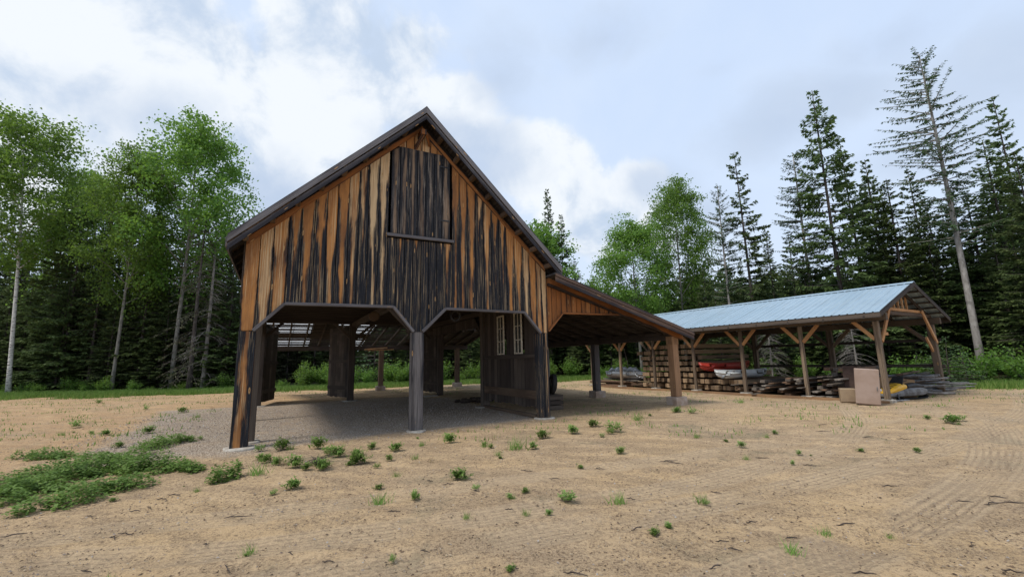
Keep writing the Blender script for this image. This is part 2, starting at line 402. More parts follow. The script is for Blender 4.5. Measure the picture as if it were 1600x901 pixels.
# ------------------------------------------------------------------ ground
BX, BY, BA = -5.6243, 8.8308, .4979
BW, BL, BD = 7.53, 5.19, 10.5
SX, SY, SB = 11.9157, 14.1838, 2.1211
def bw(u, w, z=0.):
    return np.array([BX + u * math.cos(BA) - w * math.sin(BA), BY + u * math.sin(BA) + w * math.cos(BA), z])
def sw(u, k, z=0.):
    return np.array([SX + u * math.sin(SB) + k * math.cos(SB), SY - u * math.cos(SB) + k * math.sin(SB), z])
def forest_edge(x):
    """y of the clearing's far edge"""
    return np.interp(x, [-60, -36, -24, -16, -4, 6, 10, 14, 18, 21.5, 26, 40], [30, 30, 29.5, 30, 34, 37, 34, 29, 24, 20.5, 18.6, 17])
def hgt(x, y):
    x = np.asarray(x, float); y = np.asarray(y, float)
    h = (vnoise(x * .35, y * .35, 1) - .5) * .09 + (vnoise(x * 1.1, y * 1.1, 2) - .5) * .028
    u = (x - BX) * math.cos(BA) + (y - BY) * math.sin(BA); w = -(x - BX) * math.sin(BA) + (y - BY) * math.cos(BA)
    ins = np.clip(1 - np.maximum(np.maximum(-u - .3, u - BW - .3), np.maximum(-w - .3, w - 17)) / 1.2, 0, 1)
    h = h * (1 - .8 * ins)
    # gentle rise into the woods
    e = y - forest_edge(x)
    h = h + np.clip(e, 0, 30) * .02
    return h - .015
xs = np.concatenate([-np.geomspace(95, 14, 70)[:-1], np.linspace(-14, 16, 560), np.geomspace(16, 95, 70)[1:]])
ys = np.concatenate([np.linspace(-30, 1, 20)[:-1], np.linspace(1, 9, 230)[:-1], np.linspace(9, 22, 170)[:-1], np.geomspace(22, 130, 90)])
Xg, Yg = np.meshgrid(xs, ys)
Zg = hgt(Xg, Yg)
fine = (vnoise(Xg * 7, Yg * 7, 3) - .5) * .009 + (vnoise(Xg * 17, Yg * 17, 5) - .5) * .012
# shallow wheel ruts sweeping across the yard
def arcd(x, y, cx, cy, r): return np.hypot(x - cx, y - cy) - r
ARCS = [(-5.7, 21.54, 19.5), (-5.7, 21.54, 17.6), (-9.22, 27.72, 26.7), (-18.7, 52.95, 52.2), (-18.7, 52.95, 50.4)]
rut = 0
for cx, cy, r in ARCS:
    d = arcd(Xg, Yg, cx, cy, r); rut = rut - .012 * np.exp(-(d / .2) ** 2) + .012 * np.exp(-((np.abs(d) - .28) / .07) ** 2)
near = np.clip((24 - Yg) / 10, 0, 1) * (np.abs(Xg) < 18)
Zg = Zg + (fine + rut) * near
me = bpy.data.meshes.new('ground'); nx, ny = len(xs), len(ys)
me.vertices.add(nx * ny); me.vertices.foreach_set('co', np.stack([Xg, Yg, Zg], -1).astype('f').ravel())
idx = np.arange(nx * ny).reshape(ny, nx)
q = np.stack([idx[:-1, :-1], idx[:-1, 1:], idx[1:, 1:], idx[1:, :-1]], -1).reshape(-1, 4)
me.loops.add(q.size); me.loops.foreach_set('vertex_index', q.ravel().astype('i'))
me.polygons.add(len(q)); me.polygons.foreach_set('loop_start', np.arange(0, q.size, 4, dtype='i'))
me.polygons.foreach_set('use_smooth', np.ones(len(q), bool))
me.update(calc_edges=True)
# where the forest floor starts and where gravel lies are facts of the place: stored per vertex
fe = np.clip((Yg - forest_edge(Xg) + (vnoise(Xg * .8, Yg * .8, 9) - .5) * 2 + 1.5) / 2, 0, 1)
ug = (Xg - BX) * math.cos(BA) + (Yg - BY) * math.sin(BA); wg = -(Xg - BX) * math.sin(BA) + (Yg - BY) * math.cos(BA)
jn = (vnoise(Xg * 1.3, Yg * 1.3, 4) - .5) * .8
gr = np.clip(1 - np.maximum(np.maximum(-ug - 2.3 + wg * -.05, ug - BW + .1), np.maximum(-wg - .35 + .12 * ug, wg - 11)) - jn * .8 - .5, 0, 1)
for nm, d in (('forest', fe), ('gravel', gr)):
    at = me.attributes.new(nm, 'FLOAT', 'POINT'); at.data.foreach_set('value', d.astype('f').ravel())
m, t, p, g, o = mat('sandy_ground')
tc = t.nodes.new('ShaderNodeTexCoord').outputs['Object']
tx, ty, tz = g.sep(tc)
n1 = g.noise(tc, .32, 6, .6, .4); n2 = g.noise(tc, 1.6, 6, .65, .5); n3 = g.noise(tc, 9, 6, .7); n4 = g.noise(tc, 45, 4, .7)
drag = g.noise(g.comb(g.m('ADD', g.m('MULTIPLY', tx, .5), g.m('MULTIPLY', ty, -.18)), g.m('ADD', g.m('MULTIPLY', ty, 1.6), g.m('MULTIPLY', tx, .5)), 0), 1.5, 5, .6, .6)
sand = g.mix(g.ss(n1, .35, .65), (.53, .37, .205), (.465, .338, .212))
sand = g.mix(g.ss(n2, .42, .68, 0, .75), sand, (.56, .405, .245))
mud = g.mix(g.ss(n3, .4, .6), (.20, .145, .095), (.30, .22, .145))
dirt = g.m('ADD', g.m('MULTIPLY', drag, .65), g.m('MULTIPLY', n3, .42))
c = g.mix(g.ss(dirt, .45, .66, 0, .5), sand, mud)
grit = g.noise(tc, 34, 7, .82)
c = g.mix(g.m('MULTIPLY', g.ss(grit, .49, .58), g.ss(dirt, .38, .62, .10, .95)), c, (.16, .11, .07))
c = g.mix(g.m('MULTIPLY', g.ss(g.noise(tc, 62, 6, .8), .54, .62), .35), c, (.66, .54, .38))
# grey green algae film in damp patches and reddish sand on the left
c = g.mix(g.m('MULTIPLY', g.ss(g.m('ADD', g.m('MULTIPLY', n1, .5), g.m('MULTIPLY', g.noise(tc, .8, 5, .6, 1), .5)), .53, .64), g.ss(n3, .35, .55, .1, .7)), c, (.19, .17, .11))
redl = g.m('MULTIPLY', g.ss(tx, -4, -11), g.ss(n2, .3, .6))
c = g.mix(g.m('MULTIPLY', redl, .5), c, (.44, .26, .13))
c = g.mix(g.ss(g.m('ADD', n4, g.m('MULTIPLY', g.m('SUBTRACT', n3, .5), .5)), .56, .68, 0, .75), c, (.13, .092, .062))
c = g.mix(g.ss(g.noise(tc, 20, 4, .75), .54, .66, 0, .7), c, (.17, .12, .08))
c = g.mix(g.ss(n4, .36, .28, 0, .5), c, (.58, .46, .32))
# wheel cleat marks
lane_ = None
ang = None
trk = None
for cx, cy, r in ARCS:
    ddx = g.m('SUBTRACT', tx, cx); ddy = g.m('SUBTRACT', ty, cy)
    rr = g.m('SQRT', g.m('ADD', g.m('MULTIPLY', ddx, ddx), g.m('MULTIPLY', ddy, ddy)))
    d = g.m('SUBTRACT', rr, r); a = g.m('ARCTAN2', ddy, ddx)
    rib = g.m('SINE', g.m('MULTIPLY', g.m('ADD', d, g.m('MULTIPLY', g.m('SUBTRACT', n3, .5), .03)), 78))
    chev = g.m('SINE', g.m('MULTIPLY', a, r * 60.))
    band = g.m('MULTIPLY', g.ss(g.m('ABSOLUTE', d), .22, .28, 1, 0), g.ss(g.noise(tc, .75, 4), .36, .54))
    lane_ = band if trk is None else g.m('MAXIMUM', lane_, band)
    k = g.m('MULTIPLY', band, g.ss(g.m('ADD', g.m('MULTIPLY', rib, .7), g.m('MULTIPLY', chev, .3)), .1, .8))
    trk = k if trk is None else g.m('ADD', trk, k)
c = g.mix(g.m('MULTIPLY', lane_, .45), c, (.50, .38, .25))
c = g.mix(g.m('MULTIPLY', trk, .42), c, (.27, .195, .13))
peb = g.vor(tc, 38, 'F1', 'Color'); px_, _, _ = g.sep(peb); pd = g.vor(tc, 38)
gcol = g.mix(px_, (.44, .37, .295), (.66, .57, .465))
gcol = g.mix(g.ss(pd, .35, .6), gcol, (.24, .19, .15))
gcol = g.mix(g.ss(n2, .5, .7, 0, .6), gcol, (.43, .32, .22))
gm = g.ss(g.m('ADD', attrib(t, 'gravel'), g.m('MULTIPLY', g.m('SUBTRACT', n3, .5), .5)),   .12, .85, 0, .85)
c = g.mix(gm, c, gcol)
fm = g.ss(g.m('ADD', attrib(t, 'forest'), g.m('MULTIPLY', g.m('SUBTRACT', n3, .5), .5)), .35, .75)
ff = g.mix(g.ss(n3, .4, .6), (.035, .03, .018), (.05, .065, .02))
c = g.mix(fm, c, ff)
L(t, c, p.inputs['Base Color']); p.inputs['Roughness'].default_value = .95; p.inputs['Specular IOR Level'].default_value = .12
n5 = g.noise(tc, 110, 3, .7)
hh = g.m('ADD', g.m('ADD', g.m('ADD', g.m('MULTIPLY', n3, .55), g.m('MULTIPLY', n4, .5)), g.m('MULTIPLY', grit, .5)), g.m('MULTIPLY', n5, .2))
hh = g.m('SUBTRACT', hh, g.m('MULTIPLY', g.m('MULTIPLY', trk, g.ss(n2, .3, .6)), .42)); hh = g.m('SUBTRACT', hh, g.m('MULTIPLY', g.m('MULTIPLY', pd, gm), .8))
L(t, g.bump(hh, .9, .045), p.inputs['Normal'])
me.materials.append(m)
go = bpy.data.objects.new('ground', me); C.objects.link(go); tag(go, kind='structure')

# ------------------------------------------------------------------ barn
barn = empty('barn', (BX, BY, 0), BA)
tag(barn, 'old open timber barn with charred black and orange board gable and side lean-to', 'barn')
P = lambda u, w, z: (u, w, z)
RIDGE_U, RS = 3.76, .942
ztop = lambda u: 7.77 - RS * abs(u - RIDGE_U)        # wall top under the roof
ltop = lambda u: 4.05 - .296 * (u - 7.53)            # lean-to roof top
# --- front boards
edges = [0, .27, .52, .80, 1.05, 1.31, 1.56, 1.78, 2.03, 2.25, 2.48, 2.72, 2.96]
blkL = [-.28, -.10, -.24, .22, -.02, .12, -.02, -.04, -.02, .24, -.02, .04]
edr = [4.62, 4.82, 5.06, 5.30, 5.54, 5.78, 6.01, 6.25, 6.50, 6.74, 6.98, 7.20, 7.38, 7.53]
blkR = [.0, -.02, .0, .27, -.04, .26, .22, .0, .04, -.07, -.14, -.2, -.24]
low = [(0, 2.34), (.25, 2.34), (.80, 2.93), (3.12, 2.95), (3.62, 2.36), (3.84, 2.36), (4.44, 2.95), (6.76, 2.93), (7.28, 2.36), (7.53, 2.36)]
def zlow(u): return float(np.interp(u, [a for a, _ in low], [b for _, b in low]))
def board(mb, x0, x1, lowf, topf, blk, w=0., th=.025, gap=.0075, kinks=(), voff=0.):
    rn = random.random(); x0 += gap; x1 -= gap; j = random.uniform(-.006, .006)
    bot = [(x0, lowf(x0))] + [(k, lowf(k)) for k in kinks if x0 + .01 < k < x1 - .01] + [(x1, lowf(x1))]
    pk = [(RIDGE_U, topf(RIDGE_U))] if x0 < RIDGE_U < x1 and topf is ztop else []
    pts = [(a, w + j, b) for a, b in bot] + [(x1, w + j, topf(x1))] + [(a, w + j, b) for a, b in pk] + [(x0, w + j, topf(x0))]
    mb.prism(pts, (0, th, 0), lambda p: ((p[0] - x0) / (x1 - x0), topf(p[0]) - p[2] + voff), rn, blk)
mb = MB(); K_ = [a for a, _ in low]
for i in range(12): board(mb, edges[i], edges[i + 1], zlow, ztop, blkL[i], kinks=K_)
for i in range(13): board(mb, edr[i], edr[i + 1], zlow, ztop, blkR[i], kinks=K_)
mid = np.linspace(2.96, 4.62, 9)
bm_ = [.26, .32, .34, .22, .36, .30, .34, .14]
for i in range(8): board(mb, mid[i], mid[i + 1], zlow, lambda u: 4.66, bm_[i] - .04, kinks=K_, voff=1.5)
for i in range(8):   # boards above the loft door
    board(mb, mid[i], mid[i + 1], lambda u: min(7.12, ztop(u) - .02), ztop, -.12, w=.002)
mb.build('front_wall', M_front, barn)
mb = MB(); dw = np.linspace(3.0, 4.56, 8)
for i, b in enumerate([.0, .05, .10, .0, .20, .14, .02]):
    board(mb, dw[i], dw[i + 1], lambda u: 4.78, lambda u: min(7.10, ztop(u) - .12), b + .06, w=-.035)
ld = mb.build('loft_door', M_door, barn)
mb = MB()
mb.box((2.92, -.085, 4.69), (4.66, -.012, 4.76)); mb.build('loft_sill', M_grey, barn)
for z in (5.25, 6.75):
    mb = MB(); mb.box((4.28, -.05, z), (4.54, -.036, z + .035)); mb.build('hinge', M_black, ld)
# hay beam block and brace under the peak
mb = MB(); mb.box((3.66, -.34, 7.42), (3.80, -.01, 7.56)); mb.beam((3.73, -.30, 7.43), (3.60, -.02, 7.14), .07, .07)
mb.beam((3.80, -.32, 7.46), (3.98, -.03, 7.30), .06, .06); mb.build('hay_beam', M_lean, barn)
# trim following the openings
mb = MB()
tr = [(low[1][0], 2.33), (low[2][0], 2.92), (low[3][0], 2.94), (low[4][0], 2.35)]
tr2 = [(low[5][0], 2.35), (low[6][0], 2.94), (low[7][0], 2.92), (low[8][0], 2.35)]
for T in (tr, tr2):
    for (a, b), (c_, d_) in zip(T[:-1], T[1:]):
        mb.beam((a, -.03, b), (c_, -.03, d_), .09, .065, rnd=random.random(), blk=-.14)
mb.build('opening_trim', M_grey, barn, .006)
# inner framing right behind the front wall
mb = MB()
mb.box((.1, .04, 3.0), (BW - .1, .24, 3.26)); mb.box((.1, BD - .22, 3.42), (BW - .1, BD, 3.66))
for u in (.12, 3.76, BW - .12): mb.box((u - .11, .25, 3.27), (u + .11, BD - .23, 3.46))
for u in (.12, BW - .12): mb.box((u - .1, .0 + .03, 4.0), (u + .1, BD, 4.18))
mb.build('frame_beam', M_dark, barn, .008)
mb = MB()
for k in range(18): mb.box((.02, .3 + k * .58, 3.47), (BW - .02, .36 + k * .58, 3.62))
mb.box((.03, .05, 3.63), (BW - .03, BD - .05, 3.66))
mb.build('loft_floor', M_dark, barn)
# knee braces
for (u0, w0, z0, u1, w1, z1) in [(3.66, .45, 2.35, 3.66, 1.3, 3.25), (3.65, BD - .1, 2.75, 2.9, BD - .1, 3.45), (3.85, BD - .1, 2.75, 4.6, BD - .1, 3.45),
                                 (.2, BD - .1, 2.75, .9, BD - .1, 3.45), (7.35, BD - .1, 2.75, 6.7, BD - .1, 3.45), (7.42, 4.2, 2.5, 7.42, 5.0, 3.3), (3.6, .12, 2.4, 3.0, .12, 3.0), (3.92, .12, 2.4, 4.5, .12, 3.0)]:
    mb = MB(); mb.beam((u0, w0, z0), (u1, w1, z1), .11, .11); mb.build('knee_brace', M_dark, barn)
# posts
def post(u, w, z0, z1, a, b, m_, blk=0., bev=.01, jit=.006):
    mb = MB(); mb.beam((u, w, z0), (u, w, z1), a, b, up=(0, 1, 0), blk=blk, jit=jit); return mb.build('post', m_, barn, bev)
# front left post: two planks wide, orange streaked
mb = MB(); mb.beam((.155, .13, 0), (.155, .13, 2.33), .31, .25, up=(0, 1, 0), rnd=.37, blk=-.10, jit=.006); mb.build('post', M_front, barn, .008)
post(.30, .80, .02, 3.0, .2, .2, M_dark)
mb = MB(); mb.beam((3.75, .13, .02), (3.75, .13, 2.35), .29, .26, up=(0, 1, 0), rnd=.6, blk=.06, jit=.012); mb.build('post', M_post, barn, .014)
mb = MB(); mb.beam((7.31, .13, .02), (7.31, .13, 2.35), .17, .24, up=(0, 1, 0), rnd=.2, blk=.14, jit=.006)
mb.beam((7.46, .11, .02), (7.46, .11, 2.35), .12, .28, up=(0, 1, 0), rnd=.77, blk=.02, jit=.005); mb.build('post', M_front, barn, .008)
for u, w, s in [(7.36, 3.95, .26), (.14, BD - .12, .24), (3.70, BD - .12, .26), (.14, 5.2, .2), (7.40, 7.2, .2)]:
    if u > 7.3 and w == 7.2: continue
    post(u, w, .02, 3.4, s, s, M_dark)
# wall above: rear gable, sides
mb = MB()
for i in range(30):
    a = i * BW / 30; board(mb, a, a + BW / 30, lambda u: 3.46, lambda u: 8.005 - .962 * abs(u - RIDGE_U), .1, w=BD + .008, gap=.0004)
mb.build('rear_wall', M_dark, barn)
for side, u0 in ((0, -.027), (1, BW + .002)):
    mb = MB()
    for k in range(40):
        w0 = .03 + k * .2617; w1 = w0 + .2617
        z0 = 2.9
        rn = random.random()
        mb.prism([(u0, w0 + .0005, z0), (u0, w1 - .0005, z0), (u0, w1 - .0005, 4.33), (u0, w0 + .0005, 4.33)], (.025, 0, 0), lambda p: ((p[1] - w0) / .26, 4.2 - p[2]), rn, .05)
    mb.build('side_wall', M_dark, barn)
# boarded right bay with two windows
def walled(lo_w, hi_w, u, z0, z1, holes, mname):
    mb = MB(); n = max(1, int(round((hi_w - lo_w) / .24))); st = (hi_w - lo_w) / n
    for k in range(n):
        a = lo_w + k * st; b = a + st; segs = [(z0 + random.uniform(-.03, .03), z1)]
        for (h0, h1, hz0, hz1) in holes:
            if b > h0 + .03 and a < h1 - .03:
                new = []
                for s0, s1 in segs:
                    if hz0 > s0: new.append((s0, min(hz0, s1)))
                    if hz1 < s1: new.append((max(hz1, s0), s1))
                segs = new
        rn = random.random()
        for s0, s1 in segs:
            mb.prism([(u, a + .004, s0), (u, b - .004, s0), (u, b - .004, s1), (u, a + .004, s1)], (.025, 0, 0), lambda p: ((p[1] - a) / st, p[2]), rn, random.uniform(-.15, .15))
    return mb.build(mname, M_dark, barn)
holes = [(1.13, 1.61, 1.80, 3.10), (2.33, 2.81, 1.80, 3.10)]
sw_ = walled(.28, 3.85, 7.33, .26, 3.27, holes, 'inner_wall')
mb = MB(); mb.box((7.26, .3, .50), (7.325, 3.8, .74), rnd=.3, blk=-.2); mb.build('wall_rail', M_soffit, barn)
mb = MB(); mb.box((7.27, .3, 1.66), (7.325, 3.8, 1.78), rnd=.5, blk=0); mb.build('wall_rail', M_dark, barn)
mb = MB(); mb.box((7.22, .3, 0.0), (7.40, 3.8, .07), rnd=.5, blk=-.3); mb.build('floor_sill', M_soffit, barn)
for h0, h1, z0, z1 in holes:
    mb = MB(); t_ = .045; u0, u1 = 7.300, 7.335
    mb.box((u0, h0, z0), (u1, h0 + t_, z1)); mb.box((u0, h1 - t_, z0), (u1, h1, z1))
    mb.box((u0, h0 + t_, z0), (u1, h1 - t_, z0 + t_)); mb.box((u0, h0 + t_, z1 - t_), (u1, h1 - t_, z1))
    mb.box((u0 + .004, (h0 + h1) / 2 - .011, z0 + t_), (u1 - .004, (h0 + h1) / 2 + .011, z1 - t_))
    for k in (1, 2):
        zz = z0 + (z1 - z0) * k / 3
        mb.box((u0 + .005, h0 + t_, zz - .011), (u1 - .005, (h0 + h1) / 2 - .012, zz + .011)); mb.box((u0 + .005, (h0 + h1) / 2 + .012, zz - .011), (u1 - .005, h1 - t_, zz + .011))
    wf = mb.build('window', M_wframe, sw_)
    mb = MB(); mb.box((7.337, h0 + .01, z0 + .01), (7.343, h1 - .01, z1 - .01)); mb.build('pane', M_glass, wf)
# rear door leaves swung outward
def leaf(u0, w0, u1, w1, z0=.28, z1=3.35, hole=False):
    d = empty('rear_door', (0, 0, 0)); d.parent = barn
    bpy.data.objects.remove(d)
    mb = MB(); ln = math.hypot(u1 - u0, w1 - w0); n = 8; dxu, dxw = (u1 - u0) / n, (w1 - w0) / n
    for k in range(n):
        a = (u0 + dxu * (k + .02), w0 + dxw * (k + .02)); b = (u0 + dxu * (k + .98), w0 + dxw * (k + .98))
        nx_, ny_ = -dxw / math.hypot(dxu, dxw) * .025, dxu / math.hypot(dxu, dxw) * .025
        rn = random.random(); zz = z0 + random.uniform(-.02, .02)
        mb.prism([(a[0], a[1], zz), (b[0], b[1], zz), (b[0], b[1], z1), (a[0], a[1], z1)], (nx_, ny_, 0), lambda p: (k / 8, p[2]), rn, random.uniform(-.1, .2))
    o = mb.build('rear_door', M_dark, barn)
    for z in (.55, 1.75, 3.1):
        mb = MB(); mb.beam((u0, w0 + .0, z), (u1, w1, z), .10, .15); mb.build('door_rail', M_dark, o)
    return o
leaf(.24, BD + .03, .72, BD + 2.0, .13)
leaf(3.62, BD + .03, 3.0, BD + 2.2, .13)
leaf(7.80, BD - .1, 7.62, BD + 2.1, .13)
for p_ in ((7.88, BD - .12),): post(p_[0], p_[1], .02, 3.42, .26, .26, M_dark)
# --- main roof
ov0, ov1 = -.45, BD + .45
rt = lambda u: 8.10 - .962 * abs(u - RIDGE_U)
for sgn, ue in ((-1, -.29), (1, 7.80)):
    mb = MB()
    mb.prism([(RIDGE_U, ov0, rt(RIDGE_U)), (ue, ov0, rt(ue)), (ue, ov0, rt(ue) - .05), (RIDGE_U, ov0, rt(RIDGE_U) - .05)], (0, ov1 - ov0, 0))
    mb.build('roof', M_roofdark, barn)
    # underside planking
    mb = MB()
    nrm = 26
    for k in range(nrm):
        ua = RIDGE_U + (ue - RIDGE_U) * (k + .01) / nrm; ub = RIDGE_U + (ue - RIDGE_U) * (k + .98) / nrm
        mb.prism([(ua, ov0 + .03, rt(ua) - .053), (ub, ov0 + .03, rt(ub) - .053), (ub, ov0 + .03, rt(ub) - .08), (ua, ov0 + .03, rt(ua) - .08)], (0, ov1 - ov0 - .06, 0), lambda p: (.5 + p[0], p[1]), random.random(), 0)
    mb.build('roof_sheathing', M_soffit, barn)
    mb = MB()   # upper and lower barge boards
    a, b = np.array([RIDGE_U, ov0 - .02, rt(RIDGE_U) - .10]), np.array([ue, ov0 - .02, rt(ue) - .10])
    for off, hh_, w_, th_ in ((0.02, .17, -.034, .03), (-.165, .13, -.008, .03)):
        q = lambda u, o_: (u, ov0 + w_, rt(u) - .08 + off + o_)
        mb.prism([q(RIDGE_U, hh_ / 2), q(ue, hh_ / 2), q(ue, -hh_ / 2), q(RIDGE_U, -hh_ / 2)], (0, th_, 0), lambda p: ((rt(p[0]) - p[2]) * 4, p[0] * 1.4), .3 + .4 * (off > 0) + .1 * sgn, -.02 if off > 0 else .2)
    mb.build('barge_board', M_grey, barn)
    for k in range(1, 9):   # purlin ends between barge and wall
        u = RIDGE_U + (ue - RIDGE_U) * k / 8.6
        mb = MB(); mb.box((u - .05, ov0 + .03, rt(u) - .25), (u + .05, -.01, rt(u) - .13)); mb.build('purlin_end', M_soffit, barn)
    mb = MB(); mb.box((ue - (.03 if sgn < 0 else 0), ov0 + .02, rt(ue) - .23), (ue + (0 if sgn < 0 else .03), ov1, rt(ue) - .02)); mb.build('eave_board', M_grey, barn)
    mb = MB()
    for k in range(16):
        w_ = .05 + k * .69
        q = lambda u, o_: (u, w_, rt(u) + o_)
        mb.prism([q(RIDGE_U, -.1), q(ue, -.1), q(ue, -.22), q(RIDGE_U, -.26)], (0, .06, 0))
    mb.build('rafter', M_dark, barn)
mb = MB(); mb.prism([(RIDGE_U - .16, ov0 - .03, rt(RIDGE_U) - .13), (RIDGE_U, ov0 - .03, rt(RIDGE_U) + .04), (RIDGE_U + .16, ov0 - .03, rt(RIDGE_U) - .13), (RIDGE_U + .14, ov0 - .03, rt(RIDGE_U) - .145), (RIDGE_U, ov0 - .03, rt(RIDGE_U) + .005), (RIDGE_U - .14, ov0 - .03, rt(RIDGE_U) - .145)], (0, ov1 - ov0, 0)); mb.build('ridge_cap', M_grey, barn)
# warm rake board right under the roof
for sgn, ue in ((-1, 0.02), (1, 7.5)):
    mb = MB(); q = lambda u, o_: (u, -.028, ztop(u) + o_)
    mb.prism([q(RIDGE_U, .06), q(ue, .06), q(ue, -.10), q(RIDGE_U, -.10)], (0, .026, 0), lambda p: ((ztop(p[0]) - p[2]) * 5 + .4, p[0] * 1.4), .5 + sgn * .2, -.06)
    mb.build('rake_trim', M_lean, barn)
# --- right lean-to
LE = 13.12
mb = MB(); mb.prism([(7.56, ov0, ltop(7.56)), (LE, ov0, ltop(LE)), (LE, ov0, ltop(LE) - .04), (7.56, ov0, ltop(7.56) - .04)], (0, BD - ov0 + .2, 0)); mb.build('lean_roof', M_roofdark, barn)
mb = MB()
for k in range(24):
    ua = 7.57 + (LE - 7.6) * (k + .02) / 24; ub = 7.57 + (LE - 7.6) * (k + .97) / 24
    mb.prism([(ua, ov0 + .04, ltop(ua) - .043), (ub, ov0 + .04, ltop(ub) - .043), (ub, ov0 + .04, ltop(ub) - .068), (ua, ov0 + .04, ltop(ua) - .068)], (0, BD - ov0, 0), lambda p: (.5 + p[0], p[1]), random.random(), random.uniform(-.25, .1))
mb.build('lean_sheathing', M_soffit, barn)
mb = MB()
for k in range(12):
    w_ = .35 + k * .86
    mb.prism([(7.6, w_, ltop(7.6) - .07), (LE - .05, w_, ltop(LE - .05) - .07), (LE - .05, w_, ltop(LE - .05) - .2), (7.6, w_, ltop(7.6) - .24)], (0, .075, 0), lambda p: (p[2], p[0]), random.random(), random.uniform(-.2, 0))
mb.build('lean_rafter', M_soffit, barn)
mb = MB()   # front rafter, warm
mb.prism([(7.6, -.06, ltop(7.6) - .07), (LE - .08, -.06, ltop(LE - .08) - .07), (LE - .08, -.06, ltop(LE - .08) - .25), (7.6, -.06, ltop(7.6) - .30)], (0, .09, 0), lambda p: ((ltop(p[0]) - p[2]) * 4, p[0]), .3, -.1)
mb.build('lean_rafter', M_lean, barn)
mb = MB()
for off, hh_, w_, bl in ((.02, .10, -.03, .05), (-.115, .15, -.006, .08)):
    q = lambda u, o_: (u, ov0 + w_, ltop(u) - .05 + off + o_)
    mb.prism([q(7.58, hh_ / 2), q(LE + .03, hh_ / 2), q(LE + .03, -hh_ / 2), q(7.58, -hh_ / 2)], (0, .026, 0), lambda p: ((ltop(p[0]) - p[2]) * 5, p[0] * .9), .2 + off, bl)
mb.build('lean_barge', wood('lean_barge_wood', (.30, .2, .14), (.17, .11, .08), (.09, .06, .05), (.018, .016, .018), .06, .2, .15), barn)
mb = MB(); lowl = lambda u: float(np.interp(u, [7.56, 8.11, 10.49, 13], [2.41, 2.97, 3.0, 3.0])); lt_ = lambda u: ltop(u) - .07
n = 17; ed = np.linspace(7.56, 10.62, n + 1)
for k in range(n):
    if lt_(ed[k + 1]) - lowl(ed[k + 1]) < .01: continue
    board(mb, ed[k], ed[k + 1], lowl, lt_, random.uniform(-.12, .05) + .06 * (k > 9), w=.05, kinks=[8.11, 10.49])
mb.build('lean_wall', M_lean, barn)
mb = MB(); mb.beam((7.58, .02, 2.41), (8.11, .02, 2.95), .07, .05); mb.beam((8.11, .02, 2.95), (10.6, .02, 2.97), .07, .05); mb.build('lean_trim', M_lean, barn)
mb = MB(); mb.box((12.58, .02, 2.19), (12.82, BD, 2.46)); mb.build('lean_beam', M_dark, barn)
for u, w, mm in [(12.72, .12, M_postbrown), (12.72, 4.3, M_post), (12.72, 8.2, M_post)]:
    mb = MB(); mb.beam((u, w, .272), (u, w, 2.20), .27, .25, up=(0, 1, 0), jit=.008, blk=-.05); mb.build('post', mm, barn, .012)
    if w < 1:
        mb = MB(); mb.beam((u, w, 2.02), (u, w, 2.3), .30, .285, up=(0, 1, 0)); mb.build('post_cap', mm, barn, .01)
    mb = MB(); mb.beam((u, w, -.08), (u, w, .27), .52, .46, up=(0, 1, 0), jit=.015); mb.build('footing', M_brick, barn, .015)
# round poured pads below the barn posts
for u, w, r in [(.17, .10, .30), (.32, .82, .22), (3.75, .1, .26), (7.40, .1, .27), (7.36, 3.95, .33), (.14, BD - .12, .3), (3.7, BD - .12, .3), (7.4, BD - .12, .33)]:
    mb = MB(); n = 22
    ang0 = random.random() * 6; rad = [r * (1 + .12 * math.sin(2 * a + ang0) + random.uniform(-.04, .04)) for a in [2 * math.pi * k / n for k in range(n)]]
    mb.tube([(u, w, -.08), (u, w, .004), (u, w, .02)], [1, 1, .93], n)
    mb.v = [((x - u) * rad[i % n] + u, (y - w) * rad[i % n] + w, z) for i, (x, y, z) in enumerate(mb.v)]
    mb.build('footing', M_conc, barn)
# --- rear lean-to whose roof boards have gaps
RW = 16.9
rl = lambda w: 4.12 - (w - BD) * .205
for u in (-.1, 5.9, 11.6):
    pass
for u in (0.1, 6.35, 11.3):
    mb = MB(); mb.beam((u, RW, .25), (u, RW, 2.5), .28, .26, up=(0, 1, 0), jit=.008); mb.build('post', M_soffit, barn, .01)
    mb = MB(); mb.beam((u, RW, -.1), (u, RW, .26), .52, .5, up=(0, 1, 0), jit=.015); mb.build('footing', M_brick, barn, .015)
mb = MB(); mb.box((-.4, RW - .12, 2.42), (12.0, RW + .12, 2.68)); mb.build('rear_beam', M_dark, barn)
mb = MB()
for k in range(17):
    u = -.3 + k * .76
    mb.prism([(u, BD + .05, rl(BD) - .05), (u, RW + .5, rl(RW + .5) - .05), (u, RW + .5, rl(RW + .5) - .17), (u, BD + .05, rl(BD) - .19)], (.07, 0, 0), lambda p: (p[2], p[1]), random.random(), 0)
mb.build('rear_rafter', M_soffit, barn)
mb = MB(); mc = MB(); w = BD + .08; k = 0
while w < RW + .45:
    wd = random.uniform(.10, .16)
    mb.prism([(-.45, w, rl(w) - .045), (-.45, w + wd, rl(w + wd) - .045), (-.45, w + wd, rl(w + wd) - .02), (-.45, w, rl(w) - .02)], (12.4, 0, 0), lambda p: (p[1], p[0]), random.random(), 0)
    w += wd + random.uniform(.09, .20); k += 1
mb.build('rear_batten', M_soffit, barn)
def sheet(u0, u1, w0, w1): mc.prism([(u0, w0, rl(w0) - .015), (u0, w1, rl(w1) - .015), (u0, w1, rl(w1) - .004), (u0, w0, rl(w0) - .004)], (u1 - u0, 0, 0))
